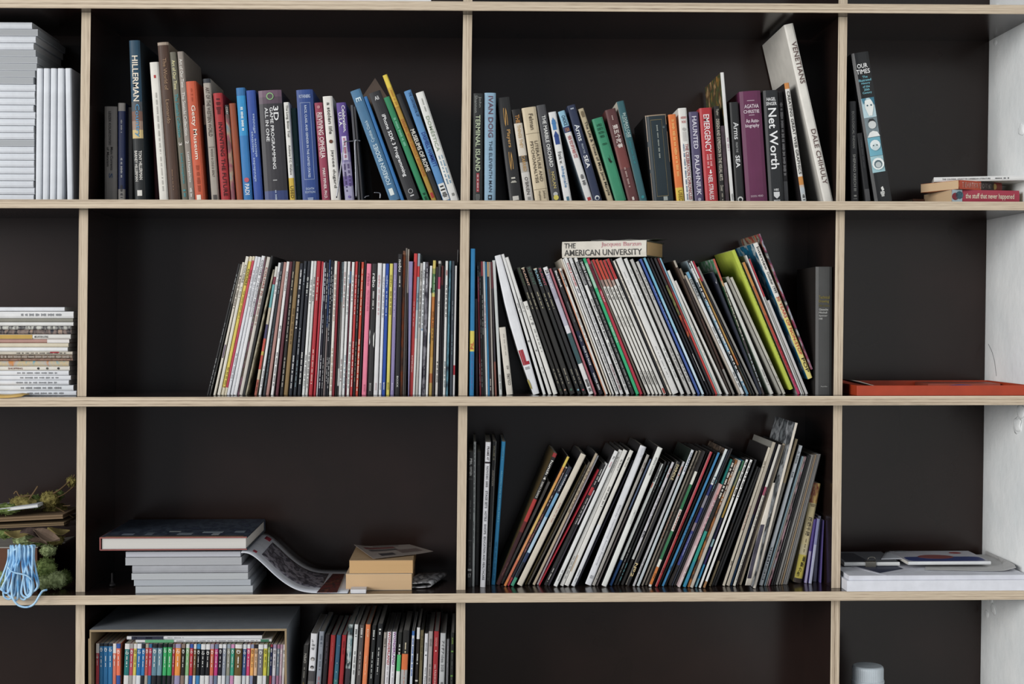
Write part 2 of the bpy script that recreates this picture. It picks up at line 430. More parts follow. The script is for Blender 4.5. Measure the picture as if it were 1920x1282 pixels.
def lettering(b, root, t, tt, h):
    """print on the spine: each run of it that stands apart is a part of its own"""
    def ext(T):
        if T[0] == '@': q = [p[1]*h for p in T[1]]; return min(q), max(q)
        if T[0] == 'o': return T[1]*h-t*T[3], T[1]*h+t*T[3]
        return T[1]*h, T[2]*h
    runs, end = [], -9
    for T in sorted(b.T, key=lambda q: ext(q)[0]):
        a, e = ext(T)
        if a-end > .014: runs.append([])
        runs[-1].append(T); end = max(end, e)
    order = {id(T): k for k, T in enumerate(b.T)}
    for r_ in runs: _lettering(b, sorted(r_, key=lambda q: order[id(q)]), root, t, tt, h)
def _lettering(b, TT, root, t, tt, h):
    cols, quads, texts = [], [], []
    def mi(c):
        if c not in cols: cols.append(c)
        return cols.index(c)
    def pos(x, z, lift=.0004):
        k = 1+(tt/t-1)*z/h; u = min(1, max(0, x/t)); g = b.bg*math.sin(math.pi*min(1, max(0, z/h)))
        return (x*k-g*(1-u), -b.bul*((1-(2*u-1)**2) if lift == .0002 else 1)-lift-.0004, z)
    vs, fs, ms = [], [], []; lay = 0
    for T in TT:
        lay += .00007
        s_, a, e, hf, c = T[:5]; off = T[5] if len(T) > 5 else 0; mode = T[6] if len(T) > 6 else 'd'
        m = mi(c)
        if s_ == '~':
            z = h*(1-a); zend = h*(1-e); cw = t*hf; cx = t*(.5+off); rr = R.random
            while z > zend:
                L = min(z-zend, .004+.012*rr())
                if L < .001: break
                n = max(1, int(L/.0022)); q = L/n
                for k in range(n):
                    zz = z-k*q; w2 = cw*(.3+.2*rr())
                    i = len(vs); vs += [pos(cx-w2, zz), pos(cx+w2, zz), pos(cx+w2, zz-q*.72), pos(cx-w2, zz-q*.72)]; fs.append((i, i+1, i+2, i+3)); ms.append(m)
                z -= L+.0028
        elif s_ == '#':
            w2 = t*hf/2; cx = t*(.5+off); n = 6
            for k in range(n):
                x0, x1 = cx-w2+2*w2*k/n, cx-w2+2*w2*(k+1)/n
                i = len(vs); vs += [pos(x0, h*(1-a), .0002), pos(x1, h*(1-a), .0002), pos(x1, h*(1-e), .0002), pos(x0, h*(1-e), .0002)]; fs.append((i, i+1, i+2, i+3)); ms.append(m)
        elif s_ == '@':                     # outline shape: points given as (across, along) fractions
            pts = [pos(t*p[0], h*(1-p[1]), .0005+lay) for p in a]; i = len(vs); vs += pts; fs.append(tuple(range(i, i+len(pts)))); ms.append(m)
        elif s_ == 'o':                     # round spot: across, along, radius fraction of t
            cx, cz, rad = t*(.5+off), h*(1-a), t*hf
            pts = [pos(cx+rad*math.cos(g*.5236), cz+rad*math.sin(g*.5236), .0005+lay) for g in range(12)]; i = len(vs); vs += pts; fs.append(tuple(range(i, i+12))); ms.append(m)
        else:
            texts.append((font_curve(s_), a, e, hf, m, off, mode))
    if TT: TEXTQ.append((root, vs, fs, ms, cols, texts, t, h, pos))
def flush_text():
    bpy.context.view_layer.update(); dg = bpy.context.evaluated_depsgraph_get()
    for s, rec in _FONT.items():
        me = bpy.data.meshes.new_from_object(rec[0].evaluated_get(dg))
        vv = [v.co.copy() for v in me.vertices]; rec[1] = (vv, [tuple(p.vertices) for p in me.polygons]); bpy.data.meshes.remove(me)
        cu = rec[0].data; bpy.data.objects.remove(rec[0]); bpy.data.curves.remove(cu)
    for root, vs, fs, ms, cols, texts, t, h, pos in TEXTQ:
        for rec, a, e, hf, m, off, mode in texts:
            tv, tf = rec[1]
            if not tv: continue
            x0, x1 = min(v.x for v in tv), max(v.x for v in tv); y0, y1 = min(v.y for v in tv), max(v.y for v in tv)
            i = len(vs)
            for v in tv:
                u, q = (v.x-x0)/max(1e-6, x1-x0), (v.y-y0)/max(1e-6, y1-y0)
                if mode == 'd': x, z = t*(.5+off)-t*hf/2+q*t*hf, h*(1-a)-u*(e-a)*h
                elif mode == 'u': x, z = t*(.5+off)+t*hf/2-q*t*hf, h*(1-e)+u*(e-a)*h
                else: x, z = t*(.5+off)-t*hf/2+u*t*hf, h*(1-e)+q*(e-a)*h
                vs.append(pos(x, z))
            fs += [tuple(k+i for k in p) for p in tf]; ms += [m]*len(tf)
        if vs: mesh('lettering', vs, fs, [mat(c, .5, .3) for c in cols], ms, root)
    TEXTQ.clear(); _FONT.clear()
KN = {'m': 'magazine', 'p': 'paperback_book', 'h': 'hardcover_book'}
KW = {'m': 'magazine', 'p': 'paperback book', 'h': 'hardcover book'}
USED = set()
def label_row(row, where, group):
    ds = []
    for b in row:
        if 'd' in b.kw: ds.append(b.kw['d']); continue
        cc = cname(b.col); big = [c for _, c in b.bands if cname(c) != cc]
        d = ('thin ' if b.w < 4.6 else 'thick ' if b.w > 14 and b.kind == 'm' else '')+cc+' '+KW[b.kind]
        if big: d += ' with '+cname(big[0])+' section'
        ds.append(d)
    for i, b in enumerate(row):
        d = ds[i]
        if ds.count(d) == 1: lab = d+', '+where
        else:
            nb = lambda j: cname(row[j].col) if 0 <= j < len(row) else 'no'
            k = ds[:i].count(d); lab = ORD[min(k, 25)]+' '+d+', between '+nb(i-1)+' and '+nb(i+1)+' ones, '+where
            if len(lab.replace(',', '').split()) > 16: lab = ORD[min(k, 25)]+' '+d+', '+where
        while lab in USED: lab = 'other '+lab
        USED.add(lab); b.label = lab; b.group = group
def build_row(row, where, group, depth=None, dmax=None):
    label_row(row, where, group)
    for b in row:
        nm = b.kw.get('n', KN[b.kind]); hard = b.kind == 'h'
        D = b.kw.get('D') or min({'m': b.h*.74, 'p': b.h*.64, 'h': b.h*.7}[b.kind], dmax or 9, DEPTH-b.rc-.004)
        root = empty(nm, (b.x, b.rc, b.zo), (0, b.th, 0))
        tag(root, b.label, 'magazine' if b.kind == 'm' else 'book', b.group)
        auto_marks(b)
        build_cover(b, root, b.t, b.tt, b.h, D, hard)
        lettering(b, root, b.t, b.tt, b.h)
        b.root = root
def flatbook(name, px, y0, w, d, z0, th, cols, rotz=0, T=(), kind='m', label='', cat='magazine', group=None, anchor='l', spine='front', pg='d8d4cc', tilt=0):
    """a book lying down. anchor pixel column px of its front corner; w along x, d in depth, th thick, z0 bottom height"""
    x = px
    root = empty(name, (x, y0, z0), (0, tilt, rotz)); tag(root, label, cat, group)
    xo = -w if anchor == 'r' else 0
    c = .0026 if kind == 'h' else min(.0006, th*.15); i = .003 if kind == 'h' else .0002
    cm = mat(cols[0], .5, .4); sm = mat(cols[1] if len(cols) > 1 else cols[0], .5, .4)
    if spine == 'front':
        pr = [(d, 0), (.001, 0), (-.0006, th*.3), (-.0006, th*.7), (.001, th), (d, th), (d, th-c), (c+.001, th-c), (c+.001, c), (d, c)]
        vs = [(xo+X, y, z) for X in (0, w) for y, z in pr]; n = len(pr)
        fs = [(j, (j+1) % n, n+(j+1) % n, n+j) for j in range(n)]+[tuple(range(n))[::-1], tuple(range(n, 2*n))]
        mesh('cover', vs, fs, [cm, sm], [1 if j in (1, 2, 3) else 0 for j in range(n)]+[0, 0], root)
        v, f = boxvf(xo+i, xo+w-i, c+.0012, d-i, c, th-c)
    elif spine == 'back':
        pr = [(0, 0), (d-.001, 0), (d, th*.5), (d-.001, th), (0, th), (0, th-c), (d-c-.001, th-c), (d-c-.001, c), (0, c)]
        vs = [(xo+X, y, z) for X in (0, w) for y, z in pr]; n = len(pr)
        fs = [(j, (j+1) % n, n+(j+1) % n, n+j) for j in range(n)]+[tuple(range(n)), tuple(range(n, 2*n))[::-1]]
        mesh('cover', vs, fs, [cm], None, root)
        v, f = boxvf(xo+i, xo+w-i, i, d-c-.0012, c, th-c)
    mesh('page_block', v, f, pages_z(pg), None, root)
    if T:
        b = Bk(); b.T = list(T); b.bul = .0006; b.bg = 0
        n0 = len(TEXTQ); lettering(b, root, th, th, w)          # the same print, turned to run along x
        for k in range(n0, len(TEXTQ)):
            _, vs, fs, ms, cl, texts, t_, h_, p_ = TEXTQ[k]
            TEXTQ[k] = (root, [(xo+w-z, -.0012, x_) for x_, y_, z in vs], fs, ms, cl, texts, th, w, lambda x_, z_: (xo+w-z_, -.0012, x_))
    return root
def pages_z(spec):
    key = ('pagesz', spec)
    if key in MATS: return MATS[key]
    m = pages(spec).copy(); m.name = 'flat_page_edges_'+spec
    for n in m.node_tree.nodes:
        if n.type == 'MAPPING': n.inputs['Scale'].default_value = (3, 3, 2600)
    MATS[key] = m; return m
# ------------------------------------------------------------ top shelf, second bay (measured in the photograph's pixels: foot x, head x, head y, width)
W, W2, CR, K, NV, GY, TX = 'dcdad6', 'cfcdc8', 'd6cebf', '242324', '282c3a', '97938c', 'e8e4d8'
A1 = [
 B(195.5, 195.5, 199.5, 24, '8d8781', [('LESZEK KOLAKOWSKI', .05, .40, .2, '2a2826', -.05), ('Main Currents', .42, .66, .2, '2a2826', .1), ('of Marxism', .42, .62, .2, '2a2826', -.2), ('S', .69, .74, .3, '31507a', .02), ('o', .975, .0, .15, '55504c')], k='p', rc=.1, d='grey paperback with dark title near the divider'),
 B(221, 221, 193, 14, '24305c', [('~', .17, .3, .3, '9a9aa0'), ('~', .55, .76, .3, 'b0b0b4'), ('~', .82, .95, .4, '3a3a40')], [(0, '9a948e'), (.08, '24305c'), (.86, '9a948e')], k='p', rc=.095, d='navy paperback with grey head and foot'),
 B(240, 240, 201, 8, '8a8480', k='p', rc=.12, mk=0, d='thin grey paperback tucked behind its tall neighbour'),
 B(252.5, 241.5, 76, 20.5, '1f4458', [('HILLERMAN', .095, .378, .55, 'e8dcc8'), ('Country', .395, .60, .5, '4a9ac8', .02), ('TONY HILLERMAN', .685, .865, .3, 'd8d4cc', .18), ('BARNEY HILLERMAN', .685, .875, .26, 'd8d4cc', -.22), ('#', .93, .965, .45, 'd8d4cc')],
   [(0, '1f4860'), (.38, '4c5258'), (.44, '7d5a4c'), (.5, 'a08472'), (.555, 'd2b878'), (.608, '1c2022')], k='h', d='tall dark blue hardcover with large cream author name', sc='1c2a34'),
 B(290, 284, 190, 8, '521a24', k='h', rc=.12, d='dark red hardcover set back in the row'),
 B(299, 280, 117, 17, 'd8d4ca', [('#', .093, .115, .22, 'c03030', .0), ('~', .22, .66, .16, 'a8a49c'), ('~', .68, .93, .14, 'b0aca4')], k='p', d='tall off-white paperback with tiny red square'),
 B(317, 294.5, 80, 21, '4f3628', [('The World of', .1, .3, .34, '9a7a5c', .05), ('Leonardo', .36, .51, .34, '9a7a5c', .05), ('~', .8, .93, .12, '8a6a50')], [(0, 'a89684'), (.018, '4f3628')], k='h', sc='9a8a78', d='tall brown hardcover in a tan slipcase'),
 B(341.5, 317.6, 98, 12.5, '6a6657', [('Art of Our Time', .055, .25, .5, 'd8d098'), ('The Saatchi Collection', .28, .57, .5, '3aa0a8'), ('3', .605, .625, .5, 'd8d0c8'), ('Lund Humphries', .68, .88, .45, '3a98a0'), ('~', .92, .97, .4, '3a98a0')], k='p', d='tall olive paperback numbered three with teal lettering'),
 B(355, 333, 97, 12, '94897f', [('Art of Our Time', .05, .24, .5, 'd8d4cc'), ('The Saatchi Collection', .27, .56, .5, 'd8d4cc'), ('2', .595, .615, .5, 'd8d4cc'), ('Lund Humphries', .67, .87, .45, 'd8d4cc'), ('~', .91, .97, .4, 'd0ccc4')], k='p', d='tall grey-brown paperback numbered two with pale lettering'),
 B(368, 350, 153, 19.5, 'd2562c', [('Getty Museum', .2, .65, .5, 'f0dccc'), ('~', .06, .17, .14, 'b84820'), ('~', .7, .92, .3, 'a84420'), ('#', .945, .985, .42, 'e8dccc', -.1)], k='p', d='orange paperback with large white title'),
 B(387.5, 376.5, 197, 8, '20283c', [], [(0, 'a89c90'), (.2, '20283c')], k='h', rc=.09, d='slim navy hardcover with beige head'),
 B(396.7, 380, 148, 14.5, 'a59c90', [('ART OF THE WESTERN WORLD', .07, .47, .5, '5a4c44'), ('#', .555, .56, .8, '6a5c54'), ('WOOD & COLE & GEALT', .57, .8, .28, '5a4c44'), ('#', .945, .985, .5, '55504c')], [(0, '30343a'), (.035, 'a59c90')], k='p', d='grey paperback with dark cap and capital lettering'),
 B(414.7, 399, 175, 17.5, 'b42228', [('INVENTING THE FUTURE', .27, .95, .42, '3a1014', .05), ('~', .05, .2, .5, '5a1418')], k='p', d='red paperback with dark red capital title'),
 B(433.5, 421, 197, 8, 'p:4a7a94,a08a70,8a4a58,5a5048', [('CORY', .02, .1, .5, 'c8c4bc')], [(0, '2a2a2c'), (.1, 'p:4a7a94,a08a70,8a4a58,5a5048')], k='p', d='slim paperback with multicoloured striped spine'),
 B(444, 429, 194, 12.5, '9c4822', [], k='h', d='plain rust brown hardcover'),
 B(457, 442, 165, 17, '2a7ec0', [('~', .17, .38, .3, 'd8e4ec'), ('o', .81, 0, .28, 'd06070'), ('PADI', .845, .94, .5, 'e8eef2')], [(0, '2c74b0'), (.07, '1f9ad8'), (.42, '2a7ec0')], k='p', d='bright blue paperback in two blues with white emblem'),
 B(476.5, 461, 170, 17.5, '2e52a8', [('afinidades · electivas', .37, .82, .26, 'a8bce0', -.2, 'u'), ('elective · affinities', .21, .6, .26, 'a8bce0', .1, 'u')], k='p', d='royal blue paperback with pale upward lettering'),
 B(496, 483, 170.5, 45, '353338', [('3D', .145, .275, .22, 'e8e8e8', .22), ('GAME PROGRAMMING', .155, .71, .14, 'e0e0e0', .02), ('ALL IN ONE', .155, .46, .14, 'e0e0e0', -.19), ('o', .055, 0, .16, '8cc07c'), ('o', .055, 0, .12, '5e4c58'), ('S', .03, .085, .14, '8cc07c', 0, 'h'), ('~', .805, .82, .2, 'a0a0a0'), ('~', .9, .99, .08, 'b0bcd0')],
   [(0, '72566a'), (.06, '5c4a58'), (.12, '353338'), (.905, '3a4a80')], k='p', pg='c8c2b4', d='very thick charcoal paperback with mauve head and silver title'),
 B(544.7, 532.4, 192, 10.5, 'd6d4ce', [('The Long, Bitter Trail', .03, .35, .5, '4a4844'), ('Anthony F.C. Wallace', .43, .73, .5, '4a4844'), ('USED', .84, .965, .6, '6a5a18')], [(0, 'd6d4ce'), (.76, 'd8b428')], k='p', d='white paperback with yellow used sticker at its foot'),
 B(555, 544, 203, 11, '1f4a48', [('o', .6, 0, .2, '3a6a64'), ('~', .93, .98, .5, '3a6a64')], k='p', rc=.075, d='dark teal paperback'),
 B(567, 554.5, 169, 32, '2d4c92', [('ROTHENBERG', .045, .075, .68, 'b8c4dc', 0, 'h'), ('#', .115, .118, .6, 'a8b8d8'), ('#', .80, .803, .6, 'a8b8d8'), ('#', .115, .803, .018, 'a8b8d8', -.3), ('#', .115, .803, .018, 'a8b8d8', .3), ('RACE, CLASS, AND GENDER IN THE UNITED STATES', .14, .785, .16, 'c4d0e4'), ('EIGHTH', .875, .895, .5, 'b0c0dc', 0, 'h'), ('EDITION', .905, .925, .6, 'b0c0dc', 0, 'h'), ('~', .965, .99, .4, 'a0b0d0')], k='p', d='thick blue paperback with framed white title'),
 B(604, 589, 193, 15.5, 'a03c56', [('REVIVING OPHELIA', .1, .56, .55, 'eedcd8', .08), ('~', .1, .55, .16, 'd8a8a8', -.28), ('MARY PIPHER, PH.D.', .66, .97, .4, 'eedcd8'), ('o', .045, 0, .2, 'c88890')], k='p', d='raspberry paperback with cream title'),
 B(620.7, 604.5, 181, 18.5, 'dcd8d0', [('a stolen life', .06, .36, .36, '4a4642', .05), ('o', .43, 0, .2, '6a4030'), ('jaycee dugard', .51, .87, .36, '4a4642', .05)], k='h', d='white hardcover with lower case title and small brown spot'),
 B(647, 630, 193, 18, '62489a', [('Celebration,', .03, .3, .4, 'ece8f0', .18), ('U.S.A.', .1, .24, .36, 'ece8f0', -.2), ('#', .34, .58, .5, 'd8d0e0', 0), ('~', .36, .56, .3, 'b05070'), ('~', .62, .85, .2, '4a3a70', .2), ('~', .62, .9, .2, '4a3a70', -.2), ('o', .95, 0, .14, '7a6ab0')], [(0, '62489a'), (.34, '6e58a4'), (.5, '9088b8'), (.6, 'aaa2c4'), (.74, '7a68a8'), (.84, 'a8a4c4')], k='h', d='violet hardcover fading to lilac'),
 B(671, 657, 197, 5, '55555a', k='m', mk=0, d='thin grey magazine behind the wire bookend'),
 B(677.5, 663, 200, 4, '403f42', k='m', mk=0, d='thin dark grey magazine behind the wire bookend'),
 B(731, 656, 172, 21.5, '4a7ca2', [('FOREIGN BODIES', .49, .855, .42, 'c8dce4', 0, 'u'), ('Cynthia Ozick', .275, .47, .4, 'b8d0dc', 0, 'u'), ('E', .07, .105, .5, 'c8dce4'), ('#', .89, .95, .4, 'd8e0dc', -.05)], k='p', pg='cfc6b4', d='steel blue leaning paperback with pale title'),
 B(753, 682, 182, 7, '2a74b4', [], k='p', mk=0, sc='2a74b4', d='slim bright blue paperback pressed between leaning books'),
 B(765, 691, 176, 25, '2d2d30', [('Ali', .04, .075, .36, 'd0d0d0', 0, 'h'), ('iPhone SDK 3 Programming', .21, .78, .4, 'f0f0f0'), ('o', .915, 0, .2, 'c8c8c8'), ('o', .915, 0, .16, '2d2d30'), ('W', .90, .93, .2, 'c8c8c8', 0, 'h'), ('~', .95, .965, .4, 'c8c8c8')], k='p', d='black leaning paperback with bold white title'),
 B(795, 719, 184, 12.5, '228a5a', [('~', .2, .48, .4, '7ac4a0'), ('~', .92, .99, .5, '0c4028')], k='p', d='green leaning paperback'),
 B(810.5, 717, 142, 10, 'c8a02c', [('DEALING WITH DIFFICULT SITUATIONS', .35, .8, .6, 'c06020'), ('~', .12, .26, .45, 'c88820'), ('#', .93, .97, .6, 'b83830')], [(0, 'e4c82c'), (.1, 'd8b02c'), (.25, 'c09428'), (.7, 'b89028')], k='p', d='tall yellow leaning paperback with orange lettering'),
 B(820.5, 742, 178, 11, '262628', [('MUSEUMS OF ROME', .33, .72, .8, 'e0dcd0')], k='p', d='black leaning paperback with white capitals along its spine'),
 B(831.5, 757, 172, 15, '5892c8', [('DASHIELL HAMMETT', .38, .69, .6, '1f3c94', .1), ('THE CONTINENTAL OP', .02, .24, .4, '24406c', .2), ('#', .84, .99, .86, 'd8d8d4'), ('~', .86, .97, .7, '2a2a2a')], k='p', d='sky blue leaning paperback with library barcode label'),
 B(846, 779, 175, 17, 'd9d8d2', [('DOMÉSTICA', .22, .54, .5, '9aa890'), ('~', .06, .18, .14, '9a9a90'), ('~', .58, .84, .16, '5a90b0', .15), ('~', .58, .84, .16, '5a90b0', -.2), ('#', .925, .95, .3, '8a8a84')], k='p', d='white leaning paperback with grey-green title'),
]
place(A1, ZT[1], .055, post_edge(1, 1), post_edge(2, 0), name='A1')
build_row(A1, 'top shelf, second bay', 'books on the top shelf, second bay')

